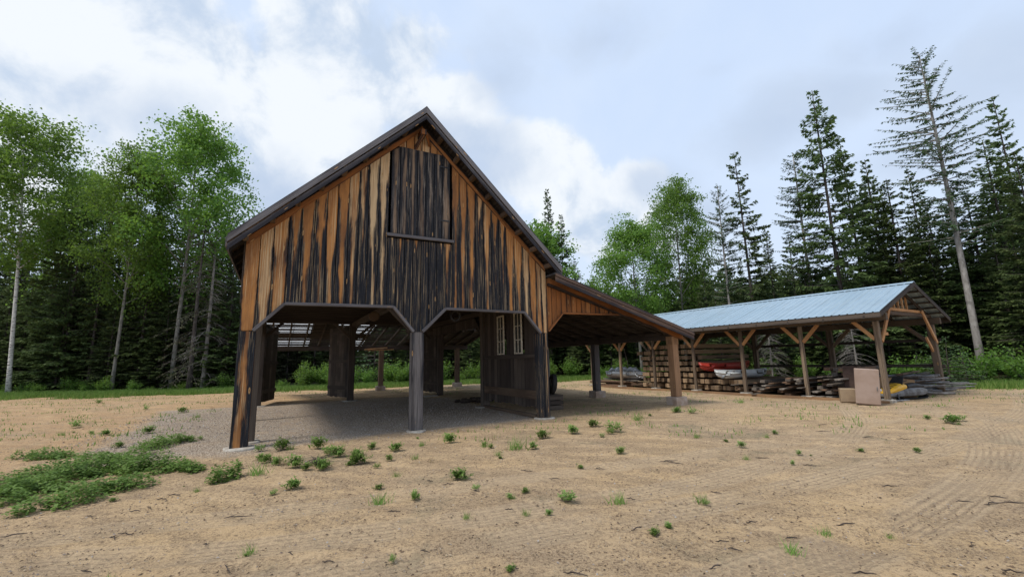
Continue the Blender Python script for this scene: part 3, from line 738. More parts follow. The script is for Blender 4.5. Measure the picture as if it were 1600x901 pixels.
sheet(5.4, 12, BD + .05, 13.2); sheet(7.7, 12, 13.5, RW + .5); sheet(-.4, 5.3, 14.6, 15.6); sheet(2.2, 3.3, BD + .05, 14.6); sheet(5.3, 5.39, BD + .05, 14.5)
mc.build('rear_roof', M_roofdark, barn)
mt_, t_t, p_t, g_t, o_t = mat('clear_ribbed_roof_sheet')
p_t.inputs['Base Color'].default_value = (.82, .84, .85, 1); p_t.inputs['Roughness'].default_value = .4
tr_ = t_t.nodes.new('ShaderNodeBsdfTranslucent'); tr_.inputs[0].default_value = (.93, .94, .95, 1); mx_ = t_t.nodes.new('ShaderNodeMixShader'); mx_.inputs[0].default_value = .85
L(t_t, p_t.outputs[0], mx_.inputs[1]); L(t_t, tr_.outputs[0], mx_.inputs[2]); L(t_t, mx_.outputs[0], o_t.inputs[0])
for u0_ in (-.4, .5, 1.4, 3.4, 4.35):
    mc = MB(); sheet(u0_, u0_ + (.88 if u0_ > -.3 else .85), BD + .06, 14.55); mc.build('clear_sheet', mt_, barn)
    mc = MB(); sheet(u0_, u0_ + .88, 15.62, RW + .5); mc.build('clear_sheet', mt_, barn)
mb = MB(); mb.beam((5.3, RW - .3, 2.45), (6.6, RW - .45, 2.55), .2, .06); mb.beam((5.5, RW - .5, 2.38), (7.0, RW - .3, 2.44), .2, .05); mb.build('loose_plank', M_brace, barn)
# things under the roof
def ring_thing(name, loc, rot, R, r, mat_, seg=28):
    mb = MB(); pts = [(R * math.cos(a), 0, R * math.sin(a)) for a in [2 * math.pi * k / seg for k in range(seg + 1)]]
    mb.tube(pts, r, 8, cap=False); o = mb.build(name, mat_); o.location = loc; o.rotation_euler = rot; return o
o = ring_thing('hanging_coil', tuple(bw(4.95, .62, 2.84)), (0, 0, BA), .13, .03, M_rubber); tag(o, 'small dark coil hanging inside the right front opening of the barn', 'coil')
mb = MB(); mb.tube([(0, -.06, 0), (0, -.05, 0), (0, .05, 0), (0, .06, 0)], [.10, .15, .15, .10], 18)
o = mb.build('log_slice', M_soffit); o.location = bw(3.25, 3.0, 3.02); o.rotation_euler = (0, 0, BA); tag(o, 'round log slice hanging under the loft floor in the left bay', 'log slice')
mb = MB(); mb.beam((-.03, 0, .12), (-.03, 0, .45), .012, .012); mb.build('hanging_cord', M_dark, o)
# low dark heap of soil on the floor
n = 30
mb = MB()
for i in range(26):
    a = random.random() * 6.28; r_ = random.random() ** .6
    c_ = (r_ * .95 * math.cos(a), r_ * .5 * math.sin(a), .02 + .07 * (1 - r_)); s_ = random.uniform(.06, .15)
    mb.tube([(c_[0] - s_, c_[1], c_[2] - .03), (c_[0] - s_ * .4, c_[1] + .02, c_[2] + .02), (c_[0] + s_ * .5, c_[1] - .02, c_[2] + .025), (c_[0] + s_, c_[1], c_[2] - .03)], [s_ * .3, s_ * .7, s_ * .7, s_ * .2], 7)
o = mb.build('soil_heap', plain('dark_soil', (.03, .022, .016), (.06, .045, .035), 9, .95, .5)); o.location = bw(7.9, 6.0, 0); o.rotation_euler = (0, 0, BA); tag(o, 'low heap of dark soil and scraps on the sand beyond the barn wall', 'heap', kind=None)
# wheel leaning on a dark crate behind the front right post
cr = empty('wooden_crate', tuple(bw(8.75, 1.75, 0)), BA); tag(cr, 'dark wooden crate behind the front right post of the barn', 'crate')
mb = MB()
for z in (.0, .15, .3): mb.box((-.28, -.24, z + .01), (.28, -.215, z + .135)); mb.box((-.28, .215, z + .01), (.28, .24, z + .135)); mb.box((-.28, -.213, z + .01), (-.255, .213, z + .135)); mb.box((.255, -.213, z + .01), (.28, .213, z + .135))
mb.build('side_slats', M_dark, cr)
mb = MB(); mb.box((-.25, -.21, .01), (.25, .21, .035)); mb.box((-.29, -.25, .442), (.29, .25, .465)); mb.build('lid', M_dark, cr)
wh = empty('spare_wheel', tuple(bw(8.78, 1.72, .81)), BA + 1.25); wh.rotation_euler = (math.radians(8), 0, BA + 1.25); tag(wh, 'black tyred wheel standing upright on top of the dark crate beside the barn', 'wheel')
mb = MB(); seg = 32; R_ = .27
prof = [(-.07, .20), (-.085, .27), (-.06, .325), (0, .335), (.06, .325), (.085, .27), (.07, .20), (0, .19)]
vv = []
for i in range(seg):
    a = 2 * math.pi * i / seg
    vv.append([(r_ * math.cos(a), x, r_ * math.sin(a)) for x, r_ in prof])
for i in range(seg):
    for j in range(8): mb.poly([vv[i][j], vv[(i + 1) % seg][j], vv[(i + 1) % seg][(j + 1) % 8], vv[i][(j + 1) % 8]], smooth=True)
mb.build('tyre', M_rubber, wh)
mb = MB(); mb.tube([(0, -.05, 0), (0, -.02, 0), (0, .02, 0), (0, .05, 0)], [.195, .12, .12, .195], 24); mb.build('rim', M_scrap, wh)

# ------------------------------------------------------------------ pole shed
SP = 2.311
shed = empty('pole_shed', (SX, SY, 0), 0)
tag(shed, 'long open pole shed with pale blue corrugated metal roof and braced posts', 'shed')
shed.rotation_euler = (0, 0, SB - math.pi / 2)     # local +X = u away from camera side, +Y = along the row
K1 = 6 * SP + .6; K0 = -.42
shr = lambda u: 4.02 - .355 * abs(u - 2.545)
UE0, UE1 = -.75, 5.85
for ue, sgn in ((UE0, -1), (UE1, 1)):
    mb = MB(); n = int((K1 - K0) / .0762); zs = []
    ks = np.linspace(K0, K1, n + 1)
    def zz(i):
        return (.0, .0, .022)[i % 3] if True else 0
    # ribs across the slope: narrow raised rib every 23 cm
    x = K0; prof = []
    while x < K1:
        prof += [(x, 0), (x + .165, 0), (x + .18, .02), (x + .21, .02)]; x += .229
    prof = [(a, b) for a, b in prof if a <= K1]
    for (a, za), (b, zb) in zip(prof[:-1], prof[1:]):
        mb.poly([(2.545, a, shr(2.545) + za), (2.545, b, shr(2.545) + zb), (ue, b, shr(ue) + zb), (ue, a, shr(ue) + za)])
        mb.poly([(2.545, a, shr(2.545) + za - .006), (ue, a, shr(ue) + za - .006), (ue, b, shr(ue) + zb - .006), (2.545, b, shr(2.545) + zb - .006)])
    mb.build('roof_sheet', M_bluemetal, shed)
    mb = MB()
    for u in np.linspace(2.4 if sgn < 0 else 2.7, ue + .15 * (-sgn), 7):
        mb.box((u - .05, K0 + .03, shr(u) - .065), (u + .05, K1 - .03, shr(u) - .022))
    mb.build('purlin', M_dark, shed)
    mb = MB(); mb.box((ue - .012 if sgn > 0 else ue + .012, K0 + .01, shr(ue) - .17), (ue + .014 if sgn > 0 else ue + .038, K1, shr(ue) - .012), blk=.12); mb.build('eave_board', M_dark, shed)
    for kk in (K0 - .012, K1 - .02):
        mb = MB(); q = lambda u, o_: (u, kk, shr(u) + o_)
        mb.prism([q(2.545, .028), q(ue, .028), q(ue, -.14), q(2.545, -.14)], (0, .028, 0), lambda p: ((shr(p[0]) - p[2]) * 5, p[0]), .4, .1); mb.build('barge_board', M_dark, shed)
    mb = MB()
    for i in range(13):
        k = .05 + i * SP / 2 - .04
        mb.prism([(2.545, k, shr(2.545) - .07), (ue, k, shr(ue) - .07), (ue, k, shr(ue) - .18), (2.545, k, shr(2.545) - .20)], (0, .05, 0), lambda p: (p[2], p[0]), random.random(), 0)
    mb.build('rafter', M_shedgrey, shed)
mb = MB(); mb.prism([(2.37, K0 - .02, shr(2.37) + .03), (2.545, K0 - .02, shr(2.545) + .045), (2.72, K0 - .02, shr(2.72) + .03), (2.545, K0 - .02, shr(2.545) + .028)], (0, K1 - K0, 0)); mb.build('ridge_cap', M_bluemetal, shed)
for u, nm in ((0, 'f'), (5.09, 'b')):
    mb = MB(); mb.box((u - .08, K0 + .1, 2.62), (u + .08, K1 - .1, 2.86)); mb.build('eave_beam', M_shedgrey, shed)
for i in range(7):
    k = i * SP
    mb = MB(); mb.beam((0, k, .1), (0, k, 2.61), .12 if i else .15, .12 if i else .15, up=(0, 1, 0), jit=.008, blk=-.02); po = mb.build('post', M_shedgrey, shed, .01)
    for s in (-1, 1):
        if k + s * .8 < -.3: continue
        mb = MB(); mb.beam((-.01, k + s * .07, 2.02), (-.01, k + s * .62, 2.64), .07, .11, rnd=random.random()); mb.build('brace', M_brace, po)
    mb = MB(); mb.beam((0, k, -.1), (0, k, .11), .36, .34, up=(0, 1, 0), jit=.015); mb.build('footing', M_conc, shed, .012)
for i in range(5):
    k = i * 3.466
    mb = MB(); mb.beam((5.09, k, -.05), (5.09, k, 2.61), .2, .2, up=(0, 1, 0), jit=.008, blk=.1); po = mb.build('post', M_shedgrey, shed, .01)
    for s in (-1, 1):
        if k + s * .8 < -.3: continue
        mb = MB(); mb.beam((5.09, k + s * .09, 1.9), (5.09, k + s * .78, 2.62), .12, .13); mb.build('brace', M_shedgrey, po)
# near gable end: tie, studs, long light braces
mb = MB(); mb.box((1.0, -.02, 3.02), (4.2, .06, 3.12), blk=-.3); mb.build('tie', M_brace, shed)
mb = MB(); mb.box((-.1, -.05, 2.87), (5.2, .05, 2.99), blk=.0); mb.build('tie', M_soffit, shed)
for u in (1.7, 2.1, 2.5, 2.9, 3.3): 
    mb = MB(); mb.box((u - .035, .07, 3.0), (u + .035, .12, shr(u) - .1), blk=-.3); mb.build('stud', M_brace, shed)
for a in [((.10, -.06, 1.95), (1.0, -.10, 3.06)), ((4.2, -.06, 3.1), (5.15, -.1, 1.9)), ((4.55, .03, 2.1), (5.02, .02, 1.6))]:
    mb = MB(); mb.beam(a[0], a[1], .055, .12, blk=-.3); mb.build('end_brace', M_brace, shed)
mb = MB(); mb.beam((.09, .0, 1.7), (.5, .02, 2.35), .06, .13); mb.build('end_brace', M_shedgrey, shed)
for z in (1.03, 2.02):
    mb = MB(); mb.box((5.20, -.2, z - .06), (5.25, 7.2, z + .06), blk=.2); mb.build('back_rail', M_dark, shed)
mb = MB(); mb.box((.3, -.05, 2.15), (.75, .0, 2.25)); mb.build('loose_board', M_brace, shed)
mb = MB(); mb.box((-.22, -.1, -.03), (-.02, K1 - .6, .07), blk=-.3); mb.build('ground_sill', M_shedwood, shed)

# timber stack, every beam its own thing
LOC = shed.rotation_euler[2]
tim = []
for v_ in range(5):
    mb = MB(); mb.beam((-2.0, 0, 0), (2.0, 0, 0), .22, .20, jit=.008, blk=random.uniform(-.15, .15)); o = mb.build('timber_beam', M_timber, None, .008); tim.append(o)
first = [True] * 5
def put(proto_list, flags, i, loc, rz, label, group, cat, rx=0, sc=None):
    o = proto_list[i]
    if flags[i]: flags[i] = False
    else: o = copy_tree(o)
    o.location = loc; o.rotation_euler = (rx, 0, rz)
    if sc: o.scale = sc
    tag(o, label, cat, group); return o
zrow = .10
for r_ in range(8):
    k = 5.05
    while k < 10.4:
        if r_ >= (3 if k > 5.8 else 2) and k < 6.9: k += .25; continue
        if r_ >= 6 and k < 7.3: k += .25; continue
        if r_ == 7 and k > 9.4: break
        dv = random.uniform(-.16, .22)
        if random.random() < .05: k += .24; continue
        lab = 'squared timber beam in the tall stack under the blue roofed shed' if k > 6.9 else 'squared timber beam in the low end of the stack beneath the red canoe'
        put(tim, first, random.randrange(5), tuple(sw(2.35 + dv, k, zrow + .1)), LOC + random.uniform(-.025, .025), lab, 'timber beams of the tall stack' if k > 6.9 else 'timber beams below the red canoe', 'timber beam', sc=(1, random.uniform(.9, 1.05), random.uniform(.88, 1.0)))
        k += .225 + random.uniform(.0, .06)
    zrow += .27
# long beams lying lengthwise under the canoe
for k_, z_ in ((5.2, .95), (5.5, .95), (5.75, .95)):
    pass

# canoes
def canoe(name, ln, beam_, dep, mat_, loc, rz, tilt, label):
    root = empty(name, loc, rz); root.rotation_euler = (tilt, 0, rz); tag(root, label, 'canoe')
    mb = MB(); ns, nc = 28, 12; rings = []
    for i in range(ns + 1):
        s_ = -1 + 2 * i / ns; wv = beam_ / 2 * (1 - abs(s_) ** 2.3) + .006; sheer = dep + .07 * abs(s_) ** 3; keel = .05 * abs(s_) ** 6 * 3
        endx = s_ * ln / 2
        ring = []
        for j in range(nc + 1):
            a = math.pi * j / nc; yy = -math.cos(a) * wv; dd = math.sin(a) ** .6
            z = keel + (sheer - keel) * (1 - dd)
            ring.append((endx * (1 - .05 * (1 - (z / dep)) * abs(s_) ** 4), yy, z))
        rings.append(ring)
    for i in range(ns):
        for j in range(nc): mb.poly([rings[i][j], rings[i + 1][j], rings[i + 1][j + 1], rings[i][j + 1]], smooth=True)
    hl = mb.build('hull', mat_, root); so = hl.modifiers.new('solid', 'SOLIDIFY'); so.thickness = .012
    me_ = hl.data; bm = bmesh.new(); bm.from_mesh(me_); bmesh.ops.remove_doubles(bm, verts=bm.verts, dist=1e-4); bm.to_mesh(me_); bm.free()
    for j in (0, nc):
        mb = MB(); mb.tube([r[j] for r in rings], .017, 6); mb.build('gunwale', mat_, root)
    for s_ in (-.5, 0, .5):
        w_ = beam_ / 2 * (1 - abs(s_) ** 2.3); mb = MB(); mb.box((s_ * ln / 2 - .1, -w_, dep - .03), (s_ * ln / 2 + .1, w_, dep - .01)); mb.build('seat' if s_ else 'thwart', M_shedwood, root)
    return root
canoe('canoe', 3.9, .80, .32, M_red, tuple(sw(1.55, 6.4, .93)), LOC, 0, 'red canoe lying on top of the squared timbers in the shed')
canoe('canoe', 3.3, .78, .32, M_white, tuple(sw(1.25, 5.45, .62)), LOC - .12, -.08, 'pale grey white canoe resting on the low lumber pile below the red canoe')

# lumber piles, every board a thing
lum = []
for v_ in range(6):
    ln = random.uniform(2.6, 4.2); mb = MB(); mb.beam((-ln / 2, 0, 0), (ln / 2, 0, 0), .2, .055 if v_ % 3 else .11, jit=.012, tw=.05, blk=random.uniform(-.15, .15)); lum.append(mb.build('board', M_lumber if v_ % 2 else M_lumberbr, None, .004))
lf = [True] * 6
def pile(k0, k1, u, height, label, group, n, rz=0., spread=.12, alongk=False):
    z = .07; per = max(1, int((k1 - k0) / .3)); rows = int(height / .075); cnt = 0
    for r_ in range(rows):
        for c_ in range(per):
            if random.random() < .22 + .3 * (r_ / rows): continue
            k = k0 + (k1 - k0) * (c_ + .5) / per + random.uniform(-.08, .08)
            i = random.randrange(6)
            put(lum, lf, i, tuple(sw(u + random.uniform(-.4, .4), k, z + r_ * .078 + random.uniform(-.012, .012))), LOC + rz + random.uniform(-spread, spread), label, group, 'board', rx=random.uniform(-.06, .06))
            cnt += 1
    return cnt
c1_ = pile(3.55, 5.0, 2.1, .56, 'rough grey board in the low pile beneath the pale canoe', 'boards of the pile under the pale canoe', 40)
c2_ = pile(2.35, 3.4, 2.0, .72, 'weathered board in the middle lumber pile between two shed posts', 'boards of the middle pile', 40)
c3_ = pile(1.25, 2.15, 2.2, 1.12, 'brown board in the tallest lumber pile near the cabinets', 'boards of the tallest pile', 60, spread=.06)
c4_ = pile(.2, 1.0, 4.6, .75, 'grey board in the heap at the back of the shed beside the end post', 'boards at the back corner', 20, spread=.2)

# cabinets
def cabinet(loc, rz, w, d, h, m_, label, tilt=0, handle=True):
    r_ = empty('cabinet', loc, rz); r_.rotation_euler = (0, tilt, rz); tag(r_, label, 'cabinet')
    mb = MB(); mb.box((-w / 2, -d / 2, .02), (w / 2, d / 2, h)); mb.build('body', m_, r_, .012)
    mb = MB(); mb.box((-w / 2 + .006, -d / 2 - .022, .05), (w / 2 - .006, -d / 2 - .003, h - .01)); dr = mb.build('door', m_, r_, .006)
    if handle:
        mb = MB(); mb.box((w / 2 - .08, -d / 2 - .05, h * .42), (w / 2 - .06, -d / 2 - .023, h * .42 + .12)); mb.build('handle', M_scrap, dr)
    return r_
yaw = math.radians(-38)
cabinet(tuple(gpt(1359, 633.5) + np.array([.12, .2, 0])), yaw, .60, .40, 1.10, M_panel, 'tall dusty pink cabinet standing by the front end post of the shed', tilt=.07)
cabinet(tuple(gpt(1328, 630) + np.array([.1, .18, 0])), yaw + .12, .42, .36, .46, M_paneltan, 'low tan cabinet left of the tall pink cabinet', handle=False)
mb = MB(); mb.beam((0, 0, 0), (0, 0, 1.15), .42, .06, up=(0, 1, 0), blk=0); o = mb.build('panel_board', plain('dark_brown_panel', (.05, .03, .022), (.08, .05, .04), 4, .7, .1), None, .004); o.location = gpt(1334, 627) + np.array([.5, .62, 0]); o.rotation_euler = (math.radians(-6), 0, yaw); tag(o, 'dark brown panel leaning upright behind the low tan cabinet', 'panel')

# snowmobile
sn = empty('snowmobile', tuple(gpt(1413, 626) + np.array([.35, .45, 0])), math.radians(-165), .82); tag(sn, 'old yellow and grey snowmobile parked nose out beside the shed end post', 'snowmobile')
# local +X forward, Z up
def loft(mb, secs):
    for a, b in zip(secs[:-1], secs[1:]):
        n = len(a)
        for k in range(n): q = (k + 1) % n; mb.poly([a[k], a[q], b[q], b[k]], smooth=True)
    mb.poly(secs[0]); mb.poly(secs[-1][::-1])
def sec(x, w, z0, z1, r=.3):
    n = 12; out = []
    for k in range(n):
        a = 2 * math.pi * k / n; cx = math.copysign(abs(math.cos(a)) ** (r * 2), math.cos(a)); cz = math.copysign(abs(math.sin(a)) ** (r * 2), math.sin(a))
        out.append((x, w / 2 * cx, (z0 + z1) / 2 + (z1 - z0) / 2 * cz))
    return out
mb = MB(); loft(mb, [sec(-1.2, .38, .18, .42), sec(-.9, .5, .12, .48), (sec(.1, .54, .12, .46)), sec(.5, .56, .12, .42), sec(.95, .5, .14, .30), sec(1.1, .3, .17, .25)]); mb.build('chassis', M_scrap, sn)
mb = MB(); loft(mb, [sec(-.05, .42, .42, .62), sec(.2, .56, .38, .68), sec(.55, .62, .32, .60), sec(.85, .5, .26, .44), sec(1.02, .3, .24, .32)]); mb.build('cowling', M_yellow, sn)
for x_ in (.42, .6, .76):
    mb = MB(); mb.box((x_, -.17, .612 - (x_ - .42) * .36), (x_ + .07, .17, .632 - (x_ - .42) * .36)); mb.build('hood_vent', M_black, sn)
mb = MB(); mb.prism([(.30, -.27, .60), (.30, .27, .60), (.05, .20, .93), (.05, -.20, .93)], (-.012, 0, -.008)); mb.build('windscreen', M_black, sn)
mb = MB(); loft(mb, [sec(-1.15, .28, .46, .56), sec(-.7, .34, .44, .66), sec(-.2, .32, .44, .60)]); mb.build('seat', M_black, sn)
mb = MB(); mb.tube([(.05, -.3, .78), (.12, -.12, .72), (.12, .12, .72), (.05, .3, .78)], .014, 8); mb.build('handlebar', M_black, sn)
for s in (-1, 1):
    mb = MB(); mb.prism([(.35, s * .42 - .06, .02), (1.15, s * .42 - .06, .02), (1.38, s * .42 - .06, .14), (1.36, s * .42 - .06, .17), (1.12, s * .42 - .06, .05), (.35, s * .42 - .06, .05)], (0, .12, 0)); sk = mb.build('ski', M_alu, sn)
    mb = MB(); mb.beam((.75, s * .40, .05), (.6, s * .22, .3), .04, .04); mb.build('ski_strut', M_black, sk)
    mb = MB(); mb.tube([(.93, s * .14, .40), (1.0, s * .14, .385)], [.06, .055], 12); mb.build('headlight', M_tarp, sn)
mb = MB(); mb.tube([(x, 0, z) for x, z in [(-1.25, .1), (-1.15, .03), (.1, .03), (.2, .1), (.1, .2), (-1.15, .2), (-1.25, .1)]], .03, 6); 
mb.v = [(x, y * 6, z) for x, y, z in mb.v]; mb.build('track', M_rubber, sn)
# cardboard, scrap metal
mb = MB(); mb.prism([(-.5, 0, 0), (.5, 0, 0), (.52, 0, .62), (-.44, 0, .72)], (0, .03, 0)); o = mb.build('cardboard_sheet', M_card); o.location = sw(1.95, .35, .02); o.rotation_euler = (math.radians(-14), 0, math.radians(-35)); tag(o, 'brown cardboard sheet leaning upright behind the snowmobile', 'cardboard')
sc_root = []
for v_ in range(4):
    mb = MB(); ln = random.uniform(1.2, 2.4)
    mb.tube([(-ln / 2, 0, 0), (-ln / 6, random.uniform(-.08, .08), .03), (ln / 6, random.uniform(-.08, .08), 0), (ln / 2, 0, .02)], .022 + .01 * v_, 6); sc_root.append(mb.build('scrap_pipe', M_scrap))
sf = [True] * 4
for i in range(34):
    pz = sw(random.uniform(3.0, 5.2), random.uniform(-.1, 1.1), random.uniform(.05, .72))
    put(sc_root, sf, random.randrange(4), tuple(pz), random.uniform(-1.2, .6), 'thin grey pole in the scrap heap in the right back corner of the shed', 'poles in the scrap heap', 'pole', rx=random.uniform(-.2, .2))
# aluminium boat under a pale cover on boards, far left end of the shed
for i in range(22):
    put(lum, lf, random.randrange(6), tuple(sw(random.uniform(.4, 2.6), random.uniform(11.2, 13.8), .05 + .075 * (i // 5) + random.uniform(0, .03))), LOC + 1.45 + random.uniform(-.3, .3), 'grey board in the flat pile at the far left end of the shed', 'boards below the aluminium boat', 'board', rx=random.uniform(-.08, .08))
canoe('small_boat', 3.6, 1.0, .36, M_alu, tuple(sw(1.0, 12.3, .42)), LOC + 1.45, .12, 'grey aluminium boat resting on boards at the far left end of the shed')['category'] = 'boat'
mb = MB()
for i in range(14):
    a = random.uniform(-1.1, 1.1); mb.tube([(a - .25, random.uniform(-.2, .2), .05), (a, random.uniform(-.2, .2), .16 + random.random() * .1), (a + .25, random.uniform(-.2, .2), .04)], [.05, .11, .05], 8)
o = mb.build('crumpled_tarp', M_tarp); o.location = sw(1.3, 12.6, .78); o.rotation_euler = (0, 0, LOC + 1.45); tag(o, 'crumpled white tarp bundled on top of the aluminium boat', 'tarp')
mb = MB(); mb.tube([(0, 0, 0), (-.15, 0, .9), (-.35, 0, 1.9)], [.02, .018, .012], 6); o = mb.build('leaning_pole', M_deadwood); o.location = sw(1.2, 12.0, .5); tag(o, 'thin pale pole leaning out of the pile beside the aluminium boat', 'pole')

# ------------------------------------------------------------------ trees
def q_cards(cen, d1, d2, ln, wd):
    """diamond leaf cards: cen (N,3), unit d1 (length dir), d2 (width dir)"""
    a = cen - d1 * ln[:, None] * .5; b = cen + d2 * wd[:, None] * .5; c_ = cen + d1 * ln[:, None] * .5; d_ = cen - d2 * wd[:, None] * .5
    return np.stack([a, b, c_, d_], 1)
def unit(v): return v / (np.linalg.norm(v, axis=-1, keepdims=True) + 1e-9)
def rdir(n): return unit(rng.normal(size=(n, 3)))

def trunk_tube(mb, h, r0, bend=.3, n=8, segs=10, top=.03):
    ph = rng.uniform(0, 6.28); pts = []; rad = []
    for i in range(segs + 1):
        s_ = i / segs; pts.append((bend * math.sin(s_ * 2.2 + ph) * s_ * .6 - 0, bend * math.cos(s_ * 1.7 + ph) * s_ * .5, h * s_ - (.2 if i == 0 else 0))); rad.append(r0 * (1 - s_) ** .85 * (1.25 if i == 0 else 1) + top * (r0 / .2))
    mb.tube(pts, rad, n); return pts
def at_h(pts, h, z):
    s_ = min(max(z / h, 0), 1) * (len(pts) - 1); i = min(int(s_), len(pts) - 2); f_ = s_ - i
    return np.array(pts[i]) * (1 - f_) + np.array(pts[i + 1]) * f_

def make_spruce(name, h, rmax, base, dens, mat_, barkm, profile='cone', droop=.25, fill=1., lenc=.42, wid=.12):
    root = empty(name); mb = MB(); pts = trunk_tube(mb, h, h * (.0075 if profile == 'larch' else .0062) + .015, .15)
    V = []; A = []
    z = base
    levels = int(h * 4.4 * dens)
    for i in range(levels):
        s_ = (i + rng.uniform(0, 1)) / levels; z = base + (h - base) * s_ ** 1.0
        t_ = (z - base) / (h - base)
        if profile == 'cone': rr = rmax * (1 - t_) ** .85 + .10
        elif profile == 'narrow': rr = rmax * (1 - t_) ** .6 * (.75 + .5 * rng.random()) + .1
        elif profile == 'larch': rr = rmax * (.55 + .5 * math.sin(min(1, (1 - t_) * 1.25) * math.pi)) * (1 - t_) ** .35 + .15
        else: rr = rmax * (1 - t_) ** .7 * (.55 + .65 * rng.random()) + .12
        if t_ < .12 and profile != 'larch': rr *= .55 + 3.5 * t_
        nb = rng.integers(3, 5)
        for b in range(nb):
            if rng.random() > fill: continue
            az = rng.uniform(0, 6.283); ln = rr * rng.uniform(.62, 1.12)
            up = .45 * t_ * t_ + (-.02 if profile != 'larch' else .12) + rng.uniform(-.1, .1); c0 = at_h(pts, h, z)
            dirh = np.array([math.cos(az), math.sin(az), 0])
            P_ = lambda s: c0 + dirh * ln * s + np.array([0, 0, ln * (up * s - droop * s * s * (1 - t_) + droop * .55 * s ** 4)])
            if ln > .5: mb.tube([P_(0), P_(.5), P_(1)], [.008 + .011 * ln, .006 + .005 * ln, .004], 4, cap=False)
            m_ = max(8, int(ln * (30 if profile != 'larch' else 34)))
            s = np.sqrt(rng.uniform(.03, 1, m_)) if profile != 'larch' else rng.uniform(.1, 1, m_)
            side = np.cross(dirh, [0, 0, 1]); sg = rng.choice([-1, 1], m_)
            cen = c0 + dirh * (ln * s)[:, None] + np.array([0, 0, 1.]) * (ln * (up * s - droop * s * s * (1 - t_) + droop * .55 * s ** 4))[:, None]
            tl = lenc * rng.uniform(.55, 1.25, m_) * (1.1 - .5 * s) * min(1, .5 + ln * .4)
            dd = unit(side * sg[:, None] * rng.uniform(.5, 1, m_)[:, None] + dirh * rng.uniform(.35, .9, m_)[:, None] + np.array([0, 0, 1.]) * rng.uniform(-.95, .2, m_)[:, None])
            d2 = unit(np.cross(dd, rdir(m_) * .5 + np.array([0, 0, 1.])))
            d2 = unit(d2 + rng.normal(size=(m_, 3)) * .35)
            V.append(q_cards(cen + dd * tl[:, None] * .5, dd, d2, tl, wid * rng.uniform(.7, 1.4, m_)))
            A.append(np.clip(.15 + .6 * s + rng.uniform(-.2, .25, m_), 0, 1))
    mb.build('trunk', barkm, root)
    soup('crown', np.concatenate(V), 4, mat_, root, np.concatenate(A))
    return root

def make_leafy(name, h, cr, cbase, nleaf, barkm, leafm, leaf=.15, cl=46, tr=.16, forks=9, top_w=.7):
    root = empty(name); mb = MB(); pts = trunk_tube(mb, h * .93, tr, .5, 9)
    V = []; A = []; ends = []
    for i in range(forks * 3):
        t_ = (i + rng.random()) / (forks * 3); z = cbase * .85 + (h * .93 - cbase * .85) * t_
        az = i * 2.4 + rng.uniform(-.4, .4); rr = cr * math.sin(math.pi * min(.96, .20 + t_ * .78)) ** .7 * rng.uniform(.6, 1.05)
        c0 = at_h(pts, h * .93, z); lift = rr * rng.uniform(.45, .95)
        d = np.array([math.cos(az), math.sin(az), 0])
        p1 = c0 + d * rr * .5 + np.array([0, 0, lift * .6]); p2 = c0 + d * rr + np.array([0, 0, lift]) + rng.normal(size=3) * .15
        mb.tube([c0, p1, p2], [tr * .38 * (1 - t_ * .6), tr * .2 * (1 - t_ * .5), .012], 5, cap=False)
        ends += [p2, p1 * .4 + p2 * .6]
        for k in range(3):
            q_ = p1 * (.6 - .25 * k) + p2 * (.4 + .25 * k) + rng.normal(size=3) * np.array([.55, .55, .4]) * cr * .3
            mb.tube([p1 * .5 + p2 * .5, q_], [.018, .006], 4, cap=False); ends.append(q_)
    ends.append(np.array(pts[-1]) + [0, 0, .3]); ends = np.array(ends)
    per = nleaf // len(ends)
    for e in ends:
        rad = rng.uniform(.42, .85) * cr * .36; nsub = 4
        for sb in range(nsub):
            ce = e + rng.normal(size=3) * rad * .6; n = per // nsub
            pos = ce + rng.normal(size=(n, 3)) * rad * np.array([.42, .42, .30])
            d1 = rdir(n); d2 = unit(np.cross(d1, rdir(n))); lz = leaf * rng.uniform(.6, 1.25, n)
            V.append(q_cards(pos, d1, d2, lz, lz * .85)); A.append(np.clip(rng.uniform(.1, .9) * .6 + rng.uniform(0, .4, n), 0, 1))
    mb.build('trunk', barkm, root)
    soup('crown', np.concatenate(V), 4, leafm, root, np.concatenate(A))
    return root

